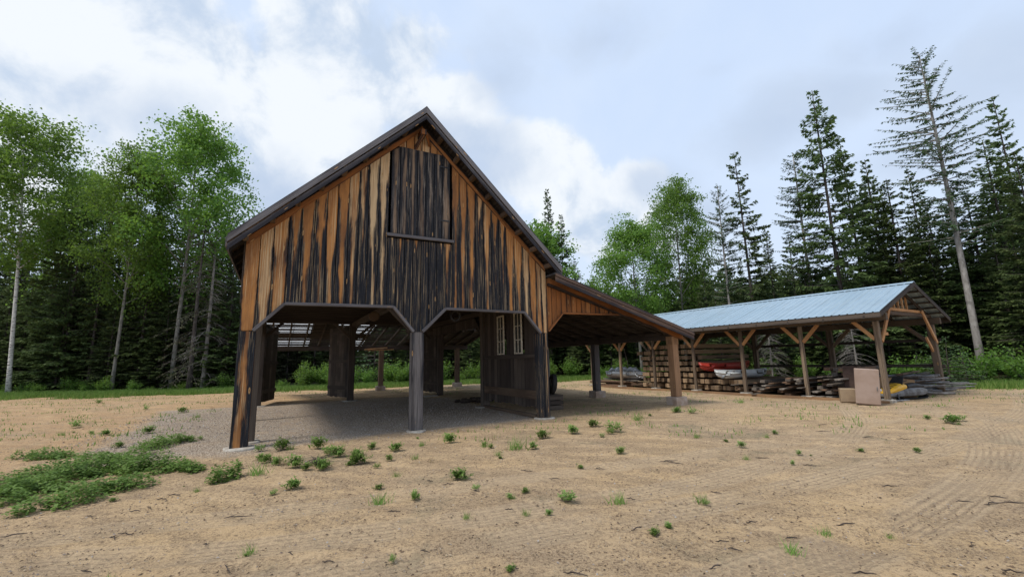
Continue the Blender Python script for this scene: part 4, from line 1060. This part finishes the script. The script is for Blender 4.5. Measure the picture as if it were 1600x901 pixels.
def make_dead(name, h, rmax, base, nb, mat_, sparse_needles=0, low=False, frac=1.):
    root = empty(name); mb = MB(); pts = trunk_tube(mb, h, h * .009 + .03, .15); V = []
    for i in range(nb):
        z = base + (h - base) * frac * (i + rng.random()) / nb; t_ = z / h; ln = rmax * (1 - t_) ** .7 * rng.uniform(.5, 1.1) + .2; az = rng.uniform(0, 6.28)
        d = np.array([math.cos(az), math.sin(az), 0]); c0 = at_h(pts, h, z)
        P_ = [c0 + d * ln * s + np.array([0, 0, ln * (.12 * s - .55 * s * s)]) for s in (0, .25, .5, .75, 1)]
        mb.tube(P_, [.022, .018, .013, .009, .004], 4, cap=False)
        for k in range(7):
            s = rng.uniform(.25, 1); q_ = c0 + d * ln * s + np.array([0, 0, ln * (.12 * s - .55 * s * s)])
            sd = np.cross(d, [0, 0, 1]) * rng.choice([-1, 1]); l2 = rng.uniform(.2, .6)
            e1 = q_ + (sd * .7 + d * .5) * l2 * .6 + np.array([0, 0, -.08]); e2 = q_ + (sd * .9 + d * .8) * l2 + np.array([0, 0, -.35 * l2 - .1])
            mb.tube([q_, e1, e2], [.008, .006, .003], 3, cap=False)
            if sparse_needles:
                n = sparse_needles; s2 = rng.uniform(0, 1, n)[:, None]; pos = q_ * (1 - s2) + e2 * s2; d1 = rdir(n); V.append(q_cards(pos, d1, unit(np.cross(d1, rdir(n))), rng.uniform(.12, .26, n), rng.uniform(.03, .06, n)))
    mb.build('trunk', mat_, root)
    if V: soup('crown', np.concatenate(V), 4, M_needleb, root, rng.random(sum(len(v) for v in V)))
    return root

# prototypes are made at a nominal height and reused
PR = {}
def proto(key, h, fn): PR[key] = [fn(), h, True]
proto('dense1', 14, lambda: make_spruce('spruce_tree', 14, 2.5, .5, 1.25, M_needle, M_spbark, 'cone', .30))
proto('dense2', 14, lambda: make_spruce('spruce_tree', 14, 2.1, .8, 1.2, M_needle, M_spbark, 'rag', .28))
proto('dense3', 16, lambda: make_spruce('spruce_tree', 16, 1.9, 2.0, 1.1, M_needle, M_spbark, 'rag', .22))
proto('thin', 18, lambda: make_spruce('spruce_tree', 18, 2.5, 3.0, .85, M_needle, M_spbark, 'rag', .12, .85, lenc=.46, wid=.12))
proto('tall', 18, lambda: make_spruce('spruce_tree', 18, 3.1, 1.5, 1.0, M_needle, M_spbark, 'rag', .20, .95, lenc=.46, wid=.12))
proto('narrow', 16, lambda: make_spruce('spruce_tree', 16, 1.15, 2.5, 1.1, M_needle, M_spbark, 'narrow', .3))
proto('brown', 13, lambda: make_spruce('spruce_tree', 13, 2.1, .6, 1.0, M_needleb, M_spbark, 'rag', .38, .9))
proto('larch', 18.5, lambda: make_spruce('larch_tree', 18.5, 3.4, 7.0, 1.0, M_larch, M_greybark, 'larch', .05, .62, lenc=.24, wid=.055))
proto('larch2', 16, lambda: make_spruce('larch_tree', 16, 2.2, 2.5, .95, M_larch, M_greybark, 'larch', .12, .8, lenc=.30, wid=.06))
proto('birch', 20, lambda: make_leafy('birch_tree', 20, 3.9, 10.0, 23000, M_birch, M_leaf, .19, tr=.12))
proto('pop1', 20, lambda: make_leafy('poplar_tree', 20, 3.9, 8.0, 26000, M_aspen, M_leaf, .19, tr=.14, forks=10))
proto('pop2', 18, lambda: make_leafy('poplar_tree', 18, 3.6, 6.5, 24000, M_aspen, M_leafl, .19, tr=.13, forks=10))
proto('pop3', 13, lambda: make_leafy('poplar_tree', 13, 2.4, 3.0, 17000, M_aspen, M_leafl, .18, tr=.1, forks=8))
proto('dead', 12, lambda: make_dead('dead_spruce', 12, 2.2, .8, 75, M_deadwood))
proto('deadlow', 6.5, lambda: make_dead('dead_spruce', 6.5, 2.3, .9, 60, M_deadwood, frac=.9))
proto('halfdead', 13, lambda: make_dead('dead_spruce', 13, 2.6, .8, 80, M_spbark, 6))
def shrub():
    root = empty('shrub'); mb = MB(); V = []; A = []
    for i in range(16):
        az = rng.uniform(0, 6.28); r_ = rng.uniform(.2, .9); top = np.array([math.cos(az) * r_, math.sin(az) * r_, rng.uniform(.6, 1.7)])
        mb.tube([(0, 0, -.05), top * np.array([.5, .5, .6]), top], [.015, .01, .005], 4, cap=False)
        n = 110; s_ = rng.uniform(.3, 1.05, n)[:, None]; pos = top * np.concatenate([s_ ** 1.3, s_ ** 1.3, s_], 1) + rng.normal(size=(n, 3)) * .14
        d1 = rdir(n); lz = rng.uniform(.07, .15, n); V.append(q_cards(pos, d1, unit(np.cross(d1, rdir(n))), lz, lz * .7)); A.append(rng.random(n) * .5 + rng.random() * .5)
    mb.build('stems', M_aspen, root); soup('foliage', np.concatenate(V), 4, M_weedl if False else M_leafl, root, np.concatenate(A)); return root
PR['shrub'] = [shrub(), 1.7, True]
PR['sapling'] = [make_spruce('young_spruce', 2.2, .9, .05, 2.2, leafmat('young_spruce_needles', (.03, .06, .022), (.05, .095, .03), (.08, .13, .04), .15), M_spbark, 'cone', .1, 1, .2, .05), 2.2, True]

def plant(key, x, y, h, label, cat, group=None, rz=None, wx=1.0):
    root, h0, fr = PR[key]
    if fr: PR[key][2] = False; o = root
    else: o = copy_tree(root)
    s_ = h / h0; o.location = (x, y, float(hgt(x, y)) - .03); o.rotation_euler = (0, 0, rng.uniform(0, 6.28) if rz is None else rz)
    o.scale = (s_ * wx, s_ * wx, s_)
    for kk in ('group',):
        if kk in o: del o[kk]
    tag(o, label, cat, group); return o
def tree(key, px, depth, ytop, label, cat, group=None, wx=1.0, rz=None, base=None):
    """px = column of the trunk foot, depth = metres ahead, ytop = row of the tip"""
    hy = 566.5 - (px - 800) * .023            # horizon row there
    x = None
    d = ray(px, hy + 10); tt = depth / d[1]; x = d[0] * tt
    # find the height whose tip shows at ytop
    ytop += 34 if key in ('birch', 'pop1', 'pop2', 'pop3') else (18 if key.startswith('larch') else 5)
    lo, hi_ = 1., 60.
    for _ in range(40):
        mdl = (lo + hi_) / 2; v = np.array([x, depth, mdl - CAMH]); yy = 450.5 - FPX * (v @ UPV) / (v @ Fv)
        if yy > ytop: lo = mdl
        else: hi_ = mdl
    return plant(key, x, depth, lo, label, cat, group, rz, wx)

# trees one can tell apart, left to right
tree('birch', 16, 30.5, 158, 'tall white barked birch at the left edge of the clearing', 'birch').rotation_euler = (0, math.radians(-5), .3)
tree('pop2', 105, 37, 232, 'leafy green poplar behind the white birch', 'poplar', wx=.8)
tree('pop1', 176, 31, 205, 'broad green poplar with a bare grey trunk right of the birch', 'poplar', wx=.82)
tree('pop1', 268, 32, 160, 'tallest green poplar just left of the barn', 'poplar', wx=.98, rz=1.0)
tree('halfdead', 297, 30.8, 330, 'half dead brownish spruce with drooping bare twigs left of the barn', 'spruce')
tree('dead', 318, 31.5, 345, 'thin bare dead spruce close to the left side of the barn', 'dead spruce')
tree('brown', 345, 33, 395, 'brownish green spruce nearest the left barn wall', 'spruce')
tree('dense3', 62, 33, 290, 'tall dark spruce just right of the birch trunk', 'spruce', wx=1.1)
tree('dense2', 215, 32.5, 318, 'dark spruce rising between the two tallest left poplars', 'spruce', wx=1.0)
tree('tall', 330, 34.5, 322, 'tall ragged spruce close beside the left barn eave', 'spruce', wx=.9)
tree('dense3', 138, 32.5, 335, 'dark spruce immediately left of the broad poplar trunk', 'spruce', wx=1.0)
tree('dense1', 95, 32.5, 300, 'dark spruce standing between the birch and the broad poplar', 'spruce')
tree('tall', 232, 34.5, 370, 'dark spruce between the two big left poplars', 'spruce')
tree('pop3', 845, 44, 316, 'pale leafy tree peeking over the right slope of the barn roof', 'poplar', wx=1.1)
tree('narrow', 866, 46, 294, 'tallest narrow dark spruce over the barn roof', 'spruce', wx=.85)
tree('narrow', 885, 44, 332, 'narrow dark spruce right of the tallest one over the lean-to', 'spruce', wx=1.0)
tree('pop3', 930, 40, 405, 'light green young poplar above the middle of the lean-to roof', 'poplar', wx=1.2)
tree('pop3', 968, 42, 425, 'small light green poplar left of the large round crowned one', 'poplar', wx=1.1, rz=2)
tree('pop2', 1003, 35, 308, 'round crowned green poplar behind the lean-to end', 'poplar', wx=1.15)
tree('pop1', 1073, 36, 255, 'taller upright green poplar beyond the left end of the blue roof', 'poplar', wx=.86, rz=.4)
tree('thin', 1090, 38, 352, 'sparse dark spruce right behind the taller poplar', 'spruce', wx=.9)
tree('larch2', 1150, 31, 272, 'shorter feathery larch left of the pair behind the blue roof', 'larch', wx=.8)
tree('thin', 1187, 31, 234, 'sparse spruce with a pointed top above the middle of the blue roof', 'spruce', wx=.95)
tree('narrow', 1222, 36, 352, 'small dark spruce low between two larger ones over the blue roof', 'spruce')
tree('larch2', 1282, 29, 225, 'wide feathery larch left of the tallest spruce', 'larch', wx=1.0)
tree('tall', 1330, 27.5, 140, 'tallest ragged spruce behind the right half of the blue roof', 'spruce', wx=.95)
tree('thin', 1368, 29, 225, 'ragged spruce leaning out right of the tallest one', 'spruce', wx=.9)
tree('dense2', 1402, 29, 248, 'pointed dark spruce above the shed gable', 'spruce', wx=.85)
tree('dense3', 1475, 29, 262, 'dark spruce just left of the bare trunked larch', 'spruce')
tree('larch', 1532, 24.8, 68, 'very tall larch with a long bare grey trunk right of the shed', 'larch', rz=2.2)
tree('dense3', 1640, 27, 150, 'slim tall spruce at the right edge of the photo', 'spruce', wx=.8)
tree('dense2', 1612, 26, 215, 'thick dark spruce right of the tall larch', 'spruce', wx=1.1)
tree('dense1', 1655, 22, 235, 'dense dark spruce nearest the right edge', 'spruce', wx=1.1)
tree('deadlow', 1338, 23.2, 478, 'bleached dead spruce whose pale drooping twigs show behind the shed', 'dead spruce', rz=.5)
tree('deadlow', 1205, 25.5, 488, 'bleached dead spruce behind the middle shed posts', 'dead spruce', rz=2.5)
# forest rows
def fill(x0, x1, n, d0, d1, yt0, yt1, keys, label, group, wx=1.0):
    for i in range(n):
        px = x0 + (x1 - x0) * (i + rng.uniform(.15, .85)) / n
        tree(keys[rng.integers(len(keys))], px, rng.uniform(d0, d1), rng.uniform(yt0, yt1), label, 'spruce', group, wx * rng.uniform(.9, 1.15))
fill(-60, 375, 13, 32, 34.5, 385, 470, ['dense1', 'dense2', 'dense1', 'brown'], 'dark spruce in the front row of woods left of the barn', 'spruces at the left woods edge', 1.25)
fill(-60, 390, 19, 35.5, 39, 300, 400, ['dense1', 'dense2', 'dense3', 'thin'], 'dark spruce in the second row of woods left of the barn', 'spruces in the left second row')
fill(-60, 400, 16, 40, 46, 340, 430, ['dense1', 'dense3', 'narrow'], 'dark spruce deep in the woods left of the barn', 'spruces deep in the left woods', 1.1)
fill(400, 880, 18, 37.5, 41, 440, 500, ['dense1', 'dense2', 'brown'], 'dark spruce in the woods seen through the open barn', 'spruces behind the barn', 1.3)
fill(400, 900, 14, 43, 48, 430, 480, ['dense1', 'dense3'], 'dark spruce deep in the woods behind the barn', 'spruces deep behind the barn', 1.2)
fill(890, 1110, 11, 38, 41, 425, 475, ['dense1', 'dense2', 'dense3'], 'dark spruce behind the lean-to and the left end of the shed', 'spruces behind the lean-to', 1.1)
fill(1090, 1300, 12, 32, 36, 405, 455, ['dense1', 'dense2', 'narrow'], 'dark spruce in the row behind the left half of the shed', 'spruces behind the shed left half', 1.1)
fill(900, 1300, 14, 43, 48, 405, 460, ['dense1', 'dense3', 'narrow'], 'dark spruce deep in the woods behind the shed', 'spruces deep behind the shed', 1.)
fill(1240, 1500, 12, 27.5, 31, 330, 430, ['dense1', 'dense2', 'dense3'], 'dark spruce in the row behind the right half of the shed', 'spruces behind the shed right half', 1.1)
fill(1400, 1720, 13, 27, 33, 250, 340, ['dense1', 'dense2', 'dense3'], 'dark spruce in the dense woods right of the shed', 'spruces in the right woods', 1.15)
fill(1585, 1760, 7, 22.5, 25.5, 330, 440, ['dense1', 'dense2'], 'shorter dark spruce at the right woods edge', 'spruces at the right woods edge', 1.3)
fill(-70, 380, 16, 31.5, 34, 470, 520, ['dense1', 'dense2'], 'short dark spruce under the tall trees left of the barn', 'short spruces left of the barn', 1.9)
fill(400, 1120, 22, 38, 42, 480, 530, ['dense1', 'dense2'], 'short dark spruce in the undergrowth behind the barn', 'short spruces behind the barn', 2.0)
fill(1110, 1500, 12, 28, 31, 460, 510, ['dense1', 'dense2'], 'short dark spruce in the undergrowth behind the shed', 'short spruces behind the shed', 1.8)
def far_woods():
    V = []; A = []
    n = 90000; x = rng.uniform(-85, 62, n); dep = rng.uniform(3, 22, n)
    y = np.maximum(forest_edge(x), np.where(x > 14, 24, 30)) + 12 + dep
    hmax = 6.5 + 4.5 * vnoise(x * .45, y * .3, 51); z = rng.random(n) ** .9 * hmax
    d1 = unit(np.stack([rng.normal(size=n), rng.normal(size=n), rng.normal(size=n) * .45 - .2], 1)); d2 = unit(np.cross(d1, rdir(n)))
    return soup('far_woods', q_cards(np.stack([x, y, z], 1), d1, d2, rng.uniform(.6, 1.3, n), rng.uniform(.25, .6, n)), 4, M_needle, None, rng.random(n))
tag(far_woods(), 'dark mass of woods far behind the clearing', 'woods', kind='stuff')
# shrubs and young spruces along the edge
for i in range(64):
    x = -42 + i * 1.08 + rng.uniform(-.5, .5); y = float(forest_edge(x)) + rng.uniform(-.1, 1.6)
    lab = ('leafy green shrub along the woods edge left of the barn', 'shrubs left of the barn') if x < -16 else ('leafy green shrub along the woods edge behind the barn and shed', 'shrubs behind the buildings')
    plant('shrub', x, y + (.8 if x < -16 else 0), rng.uniform(.4, 1.15) if x < -16 else rng.uniform(.8, 1.9), lab[0], 'shrub', lab[1], wx=1.15)
for i, (px, d, h_) in enumerate([(1480, 19.5, 2.3), (1505, 20.5, 1.9), (1580, 21, 1.7), (585, 36, 5.5), (1460, 21.5, 2.6), (1230, 28, 3.2), (1130, 31, 3.6)]):
    hy = 566.5 - (px - 800) * .023; dd = ray(px, hy + 10); x = dd[0] * d / dd[1]
    plant('sapling', x, d, h_, ['young bright spruce right behind the shed end', 'small young spruce right of the shed', 'small young spruce near the right edge of the clearing', 'fresh green young spruce seen through the left barn opening', 'young spruce hidden behind the shed corner', 'young spruce behind the lumber piles', 'young spruce behind the timber stack'][i], 'young spruce')

# ------------------------------------------------------------------ grass, weeds, litter
def blades(n, pos, hmin, hmax, wdt, lean=.45):
    az = rng.uniform(0, 6.283, n); h_ = rng.uniform(hmin, hmax, n); side = np.stack([np.cos(az), np.sin(az), np.zeros(n)], 1) * (wdt * rng.uniform(.6, 1.4, n))[:, None]
    a2 = rng.uniform(0, 6.283, n); ln = np.stack([np.cos(a2), np.sin(a2), np.zeros(n)], 1) * (h_ * rng.uniform(.05, lean, n))[:, None]
    tip = pos + ln + np.stack([np.zeros(n), np.zeros(n), h_], 1)
    return np.stack([pos - side, pos + side, tip], 1)
def edge_grass():
    n = 150000; x = rng.uniform(-46, 30, n); e = forest_edge(x); y = e + rng.triangular(-4.4, -.6, 2.5, n)
    # thinner far into the clearing, in patches
    keep = (vnoise(x * .6, y * .9, 12) + np.clip((y - e + 4.4) / 3.6, 0, 1)) > .85
    x, y = x[keep], y[keep]; z = hgt(x, y) - .01
    v = blades(len(x), np.stack([x, y, z], 1), .10, .34, .022)
    return soup('grass', v, 3, M_grass, None, rng.random(len(x)))
tag(edge_grass(), 'green grass strip along the edge of the woods', 'grass', kind='stuff')
def sparse_grass():
    n = 42000; x = rng.uniform(-34, 24, n); y = rng.uniform(9, 33, n)
    e = forest_edge(x) - y
    u = (x - BX) * math.cos(BA) + (y - BY) * math.sin(BA); w = -(x - BX) * math.sin(BA) + (y - BY) * math.cos(BA)
    inb = (u > -1) & (u < 8.3) & (w > -.5) & (w < 14)
    pz = vnoise(x * .9, y * 1.6, 21) * .7 + vnoise(x * 3, y * 3, 22) * .3
    left = x < -9
    keep = (~inb) & (e > 0) & (pz > np.where(left, .55, .62) - np.clip((6 - e) / 6, 0, 1) * .22)
    x, y = x[keep], y[keep]; z = hgt(x, y) - .005
    v = blades(len(x), np.stack([x, y, z], 1), .03, .12, .012)
    return soup('sparse_grass', v, 3, M_grass, None, rng.random(len(x)))
tag(sparse_grass(), 'thin scattered grass sprouting through the sandy yard', 'grass', kind='stuff')
# creeping weeds, left foreground
def weed_patch():
    V = []; A = []
    blobs = [(60, 765, .5), (30, 770, .45), (110, 745, .55), (150, 735, .5), (190, 735, .5), (230, 735, .45), (150, 765, .4), (100, 785, .4), (70, 740, .4), (200, 760, .35),
             (250, 728, .4), (285, 732, .28), (300, 735, .2), (215, 712, .5), (240, 698, .4), (265, 690, .38), (285, 690, .25), (160, 715, .35), (75, 712, .35), (40, 712, .25), (95, 712, .25), (130, 722, .35), (350, 748, .2), (365, 744, .13), (335, 754, .12), (10, 785, .3), (45, 800, .2), (-20, 770, .5), (-70, 765, .6)]
    for bx_, by_, r_ in blobs:
        c_ = gpt(bx_, by_); n = int(2600 * r_ * r_ / .25 * .62) + 120
        rr = r_ * np.sqrt(rng.random(n)) * rng.uniform(.6, 1.1, n); a = rng.uniform(0, 6.28, n)
        x = c_[0] + rr * np.cos(a); y = c_[1] + rr * np.sin(a)
        k = vnoise(x * 6, y * 6, 31) > .28
        x, y, rr = x[k], y[k], rr[k]; n = len(x)
        z = hgt(x, y) + rng.uniform(.005, 1, n) * (.05 + .2 * np.clip(1.15 - rr / r_, 0, 1) * vnoise(x * 3.5, y * 3.5, 33) * 1.6)
        az = rng.uniform(0, 6.28, n); d1 = unit(np.stack([np.cos(az), np.sin(az), rng.uniform(-.3, .55, n)], 1)); d2 = unit(np.cross(d1, [0, 0, 1.]) + rng.normal(size=(n, 3)) * .25)
        lz = rng.uniform(.03, .065, n); V.append(q_cards(np.stack([x, y, z], 1), d1, d2, lz, lz * .62)); A.append(rng.random(n) * .6 + vnoise(x * 5, y * 5, 35) * .4)
    return soup('creeping_weeds', np.concatenate(V), 4, M_weed, None, np.concatenate(A))
tag(weed_patch(), 'dense mat of low creeping green weeds in the left foreground', 'weeds', kind='stuff')
# single weeds, built once in four forms
def tuft_grass(nb, h_, sp):
    pos = rng.normal(size=(nb, 3)) * sp * .22; pos[:, 2] = -.01
    return soup('weed', blades(nb, pos, h_ * .4, h_, .006, .75), 3, M_weedl, None, rng.random(nb))
def tuft_leafy(ns, h_, sp, mat_):
    V = []; A = []
    for i in range(ns):
        ba = rng.uniform(0, 6.28); br = sp * .75 * rng.random() ** .5; root_ = np.array([math.cos(ba) * br, math.sin(ba) * br, 0]) * (i > 2)
        az = rng.uniform(0, 6.28); tp = np.array([math.cos(az) * sp * rng.uniform(.2, 1), math.sin(az) * sp * rng.uniform(.2, 1), h_ * rng.uniform(.5, 1)])
        n = 16; s_ = np.linspace(.12, 1, n)[:, None]; pos = root_ + tp * np.array([.7, .7, 1 - .45 * br / sp]) * np.concatenate([s_, s_, s_ ** .8], 1)
        a2 = rng.uniform(0, 6.28, n); d1 = unit(np.stack([np.cos(a2), np.sin(a2), rng.uniform(.1, .9, n)], 1)); d2 = unit(np.cross(d1, [0, 0, 1.])); lz = rng.uniform(.035, .07, n) * (h_ / .2)
        V.append(q_cards(pos + d1 * lz[:, None] * .5, d1, d2, lz, lz * .36)); A.append(rng.random(n) * .7 + .3 * rng.random())
    return soup('weed', np.concatenate(V), 4, mat_, None, np.concatenate(A))
WT = [tuft_leafy(16, .2, .10, M_weedl), tuft_leafy(22, .2, .13, M_weed), tuft_grass(46, .22, .22), tuft_leafy(11, .2, .14, M_weedl), soup('weed', blades(14, np.concatenate([rng.normal(size=(14, 2)) * .03, np.zeros((14, 1)) - .01], 1), .1, .24, .004, .9), 3, M_dry, None, rng.random(14))]
wf = [True] * 5
weeds = []
for lst, (ox, oy, sc_) in (([(575, 205, 70), (165, 258, 45), (232, 232, 45), (340, 237, 48), (255, 312, 38), (425, 275, 45), (495, 290, 32), (340, 357, 40), (268, 470, 60), (262, 410, 45), (420, 458, 45), (620, 372, 62), (697, 418, 32),
        (735, 222, 45), (775, 190, 45), (875, 240, 60), (950, 235, 40), (995, 184, 55), (1125, 164, 42), (1220, 134, 35), (1312, 158, 50), (1420, 108, 52), (1510, 60, 30), (1585, 66, 35), (1340, 258, 36), (1165, 318, 30), (850, 460, 32), (915, 435, 36),
        (1108, 470, 48), (918, 532, 50), (655, 547, 30), (1335, 475, 55), (1560, 580, 38), (1495, 612, 40), (15, 300, 70), (850, 780, 45), (320, 722, 30), (795, 262, 30), (828, 242, 30), (455, 215, 26), (90, 250, 30), (130, 300, 26), (310, 280, 40)], (500, 620, 2.857)),
        ([(50, 125, 40), (115, 130, 30), (140, 240, 30), (330, 220, 42), (450, 226, 32), (485, 212, 28), (268, 254, 22), (335, 276, 28), (165, 522, 50), (15, 638, 40), (715, 662, 70), (565, 740, 60), (1000, 668, 42), (570, 356, 34), (1120, 295, 24), (1165, 154, 26), (1285, 172, 48), (1315, 160, 35), (360, 335, 30), (985, 254, 20), (335, 85, 25), (600, 310, 26), (870, 290, 20)], (1040, 600, 2.857)),
        ([(690, 230, 42), (495, 240, 35), (360, 198, 35), (290, 235, 25), (1320, 375, 75), (1205, 420, 60), (1478, 300, 60), (1375, 482, 55), (1120, 390, 40), (885, 262, 38), (940, 258, 30), (505, 898, 50), (815, 900, 40), (1165, 772, 55), (1510, 395, 55), (530, 545, 28), (465, 92, 22), (850, 130, 28), (680, 118, 22), (925, 152, 30), (990, 118, 24), (920, 500, 28), (1430, 400, 40), (560, 290, 30), (430, 228, 18)], (0, 600, 2.994))):
    for x, y, s_ in lst: weeds.append((ox + x / sc_, oy + y / sc_, s_ / sc_))
nb_ = len(weeds)
for i in range(30):
    x0_, y0_, s0_ = weeds[rng.integers(nb_)]
    weeds.append((x0_ + rng.normal() * 20, max(640, y0_ + rng.normal() * 5), s0_ * rng.uniform(.3, .65)))
for i in range(16): weeds.append((rng.uniform(385, 560), rng.uniform(700, 738), rng.uniform(8, 24)))
for i, (x, y, s_) in enumerate(weeds):
    pt = gpt(x, y); dep = float(np.array([pt[0], pt[1], -CAMH]) @ Fv); hh_ = s_ / FPX * dep * rng.uniform(.7, 1.25)
    if i in (8, 30, 31, 34, 43 + 8, 43 + 10, 43 + 11): k = 2
    else: k = [0, 1, 0, 1, 3, 2, 4, 2][i % 8]
    o = WT[k]
    if wf[k]: wf[k] = False
    else: o = copy_tree(o)
    f_ = hh_ / .2; o.scale = (f_ * rng.uniform(.9, 1.25), f_ * rng.uniform(.9, 1.25), f_ * .95); o.location = (pt[0], pt[1], float(hgt(pt[0], pt[1]))); o.rotation_euler = (0, 0, rng.uniform(0, 6.28))
    if pt[0] < -4.2: lab = ('small green weed growing in the sand left of the barn', 'weeds left of the barn')
    elif pt[0] < 1.5: lab = ('small green weed growing in the bare sand in front of the barn', 'weeds in front of the barn')
    else: lab = ('small green weed growing in the sandy yard before the lean-to and shed', 'weeds right of the barn')
    if k == 4: lab = ('dry straw coloured weed stems standing in the sandy yard', 'dry weeds in the yard')
    tag(o, lab[0], 'weed', lab[1])
# brown dried brush clump near the left post
mb = MB(); V = []
for i in range(46):
    a = rng.uniform(0, 6.28); r_ = rng.uniform(.05, .33); e = np.array([math.cos(a) * r_, math.sin(a) * r_ * .8, rng.uniform(.02, .16)])
    mb.tube([(0, 0, 0), e * .5 + np.array([0, 0, .06]), e], [.006, .004, .002], 4, cap=False)
o = mb.build('dried_brush', M_twig); o.location = gpt(495, 727); tag(o, 'low clump of dry brown brush among weeds right of the front left post', 'brush')
# twigs
tw = []
for v_ in range(6):
    mb = MB(); ln = .4; y0 = 0; pts_ = []
    for k in range(6): pts_.append((-ln / 2 + ln * k / 5, y0, .012 + rng.uniform(0, .015))); y0 += rng.uniform(-.045, .045)
    mb.tube(pts_, [.004, .007, .008, .007, .006, .003], 5)
    for k in (1, 3):
        if rng.random() < .75: mb.tube([pts_[k], (pts_[k][0] + rng.uniform(.03, .1), pts_[k][1] + rng.choice([-1, 1]) * rng.uniform(.04, .09), .03)], [.005, .002], 4)
    tw.append(mb.build('twig', M_twig))
tf = [True] * 6
TW = []
for lst, (ox, oy, sc_) in (([(425, 620, 60), (620, 600, 60), (590, 700, 90), (1110, 615, 110), (970, 735, 60), (1070, 850, 100), (820, 520, 80), (50, 715, 90), (700, 580, 60), (1360, 785, 50), (540, 715, 80), (410, 858, 60), (760, 540, 60)], (0, 600, 2.994)),
                      ([(30, 735, 60), (575, 395, 50), (330, 515, 60), (880, 575, 30), (925, 335, 60), (1140, 790, 110), (1420, 595, 70), (1390, 460, 40), (1250, 325, 50), (1550, 285, 80), (490, 380, 30), (845, 515, 40), (1045, 375, 50), (640, 285, 20), (470, 690, 50), (870, 770, 50), (700, 430, 30)], (500, 620, 2.857)),
                      ([(250, 700, 60), (230, 825, 80), (880, 830, 100), (1335, 520, 70), (1450, 525, 110), (1560, 525, 90), (330, 530, 40), (810, 625, 90), (1000, 455, 70), (700, 180, 60), (700, 205, 60), (40, 350, 80), (215, 480, 60), (1380, 705, 60), (1550, 820, 80), (560, 680, 60), (380, 610, 50), (430, 330, 60), (640, 362, 50), (910, 232, 60), (1060, 240, 50), (310, 740, 60), (1480, 500, 60)], (1040, 600, 2.857))):
    for x, y, s_ in lst: TW.append((ox + x / sc_, oy + y / sc_, s_ / sc_))
for i, (x, y, s_) in enumerate(TW):
    k = i % 6; o = tw[k]; pt = gpt(x, y); dep = float(np.array([pt[0], pt[1], -CAMH]) @ Fv)
    if tf[k]: tf[k] = False
    else: o = copy_tree(o)
    f_ = s_ / FPX * dep / .4; o.scale = (f_, f_, max(.8, min(1.4, f_))); o.location = (pt[0], pt[1], float(hgt(pt[0], pt[1])) + .003); o.rotation_euler = (0, 0, rng.uniform(-.7, .45))
    lab = ('dark crooked twig lying on the sand in the left foreground', 'twigs in the left foreground') if x < 480 else (('dark crooked twig lying on the sand in the middle foreground', 'twigs in the middle foreground') if x < 1050 else ('dark crooked twig lying on the sandy yard at the right', 'twigs at the right'))
    tag(o, lab[0], 'twig', lab[1])
# litter of bark bits and stones, nobody could count it
def litter(n, region, smin, smax, mat_, name, flat=.35, thr=.0):
    x, y = region(n); keep = vnoise(x * 1.2, y * 1.8, 41) * .6 + vnoise(x * 4, y * 4, 42) * .4 > thr; x, y = x[keep], y[keep]; n = len(x)
    s_ = smin + (smax - smin) * rng.random(n) ** 3; z = hgt(x, y) + s_ * .12
    c_ = np.stack([x, y, z], 1); az = rng.uniform(0, 6.28, n); d1 = np.stack([np.cos(az), np.sin(az), rng.normal(size=n) * .12], 1); d2 = np.stack([-np.sin(az), np.cos(az), rng.normal(size=n) * .12], 1); d3 = np.array([0, 0, 1.])
    a = s_[:, None] * .5 * rng.uniform(.7, 1.5, (n, 1)); b = s_[:, None] * .5 * rng.uniform(.25, .9, (n, 1)); h_ = s_[:, None] * flat
    p0 = c_ + d1 * a; p1 = c_ + d2 * b; p2 = c_ - d1 * a; p3 = c_ - d2 * b; tp = c_ + d3 * h_ + d1 * a * rng.uniform(-.3, .3, (n, 1))
    V = np.stack([p0, p1, tp, p1, p2, tp, p2, p3, tp, p3, p0, tp], 1).reshape(-1, 3)
    return soup(name, V, 3, mat_, None, np.repeat(rng.random(n), 4))
def reg_near(n):
    # denser near the viewer
    y = 1.5 + 17 * rng.random(n) ** 1.6; x = rng.uniform(-1.25, 1.25, n) * (y + 1.2); return x, y
tag(litter(80000, reg_near, .005, .034, M_chip, 'bark_litter', .3, .40), 'brown bark bits and chips strewn over the sandy yard', 'litter', kind='stuff')
tag(litter(14000, reg_near, .006, .03, M_pebble, 'pebbles', .45, .35), 'pale pebbles strewn over the sandy yard', 'pebbles', kind='stuff')
def reg_barn(n):
    u = rng.uniform(-3.2, 7.6, n); w = rng.uniform(-.9, 9, n) ; k = rng.random(n) < np.where(w < 0, .5 + u * 0 + w * .5, 1.) ; u, w = u[k], w[k]; k = ~((u < 0) & (w < 1.2 - u * .1)); u, w = u[k], w[k]
    return BX + u * math.cos(BA) - w * math.sin(BA), BY + u * math.sin(BA) + w * math.cos(BA)
tag(litter(16000, reg_barn, .012, .045, M_pebble, 'gravel', .5, .2), 'grey crushed gravel spread on the barn floor', 'gravel', kind='stuff')
print('piles', c1_, c2_, c3_, c4_, 'objects', len(bpy.data.objects))
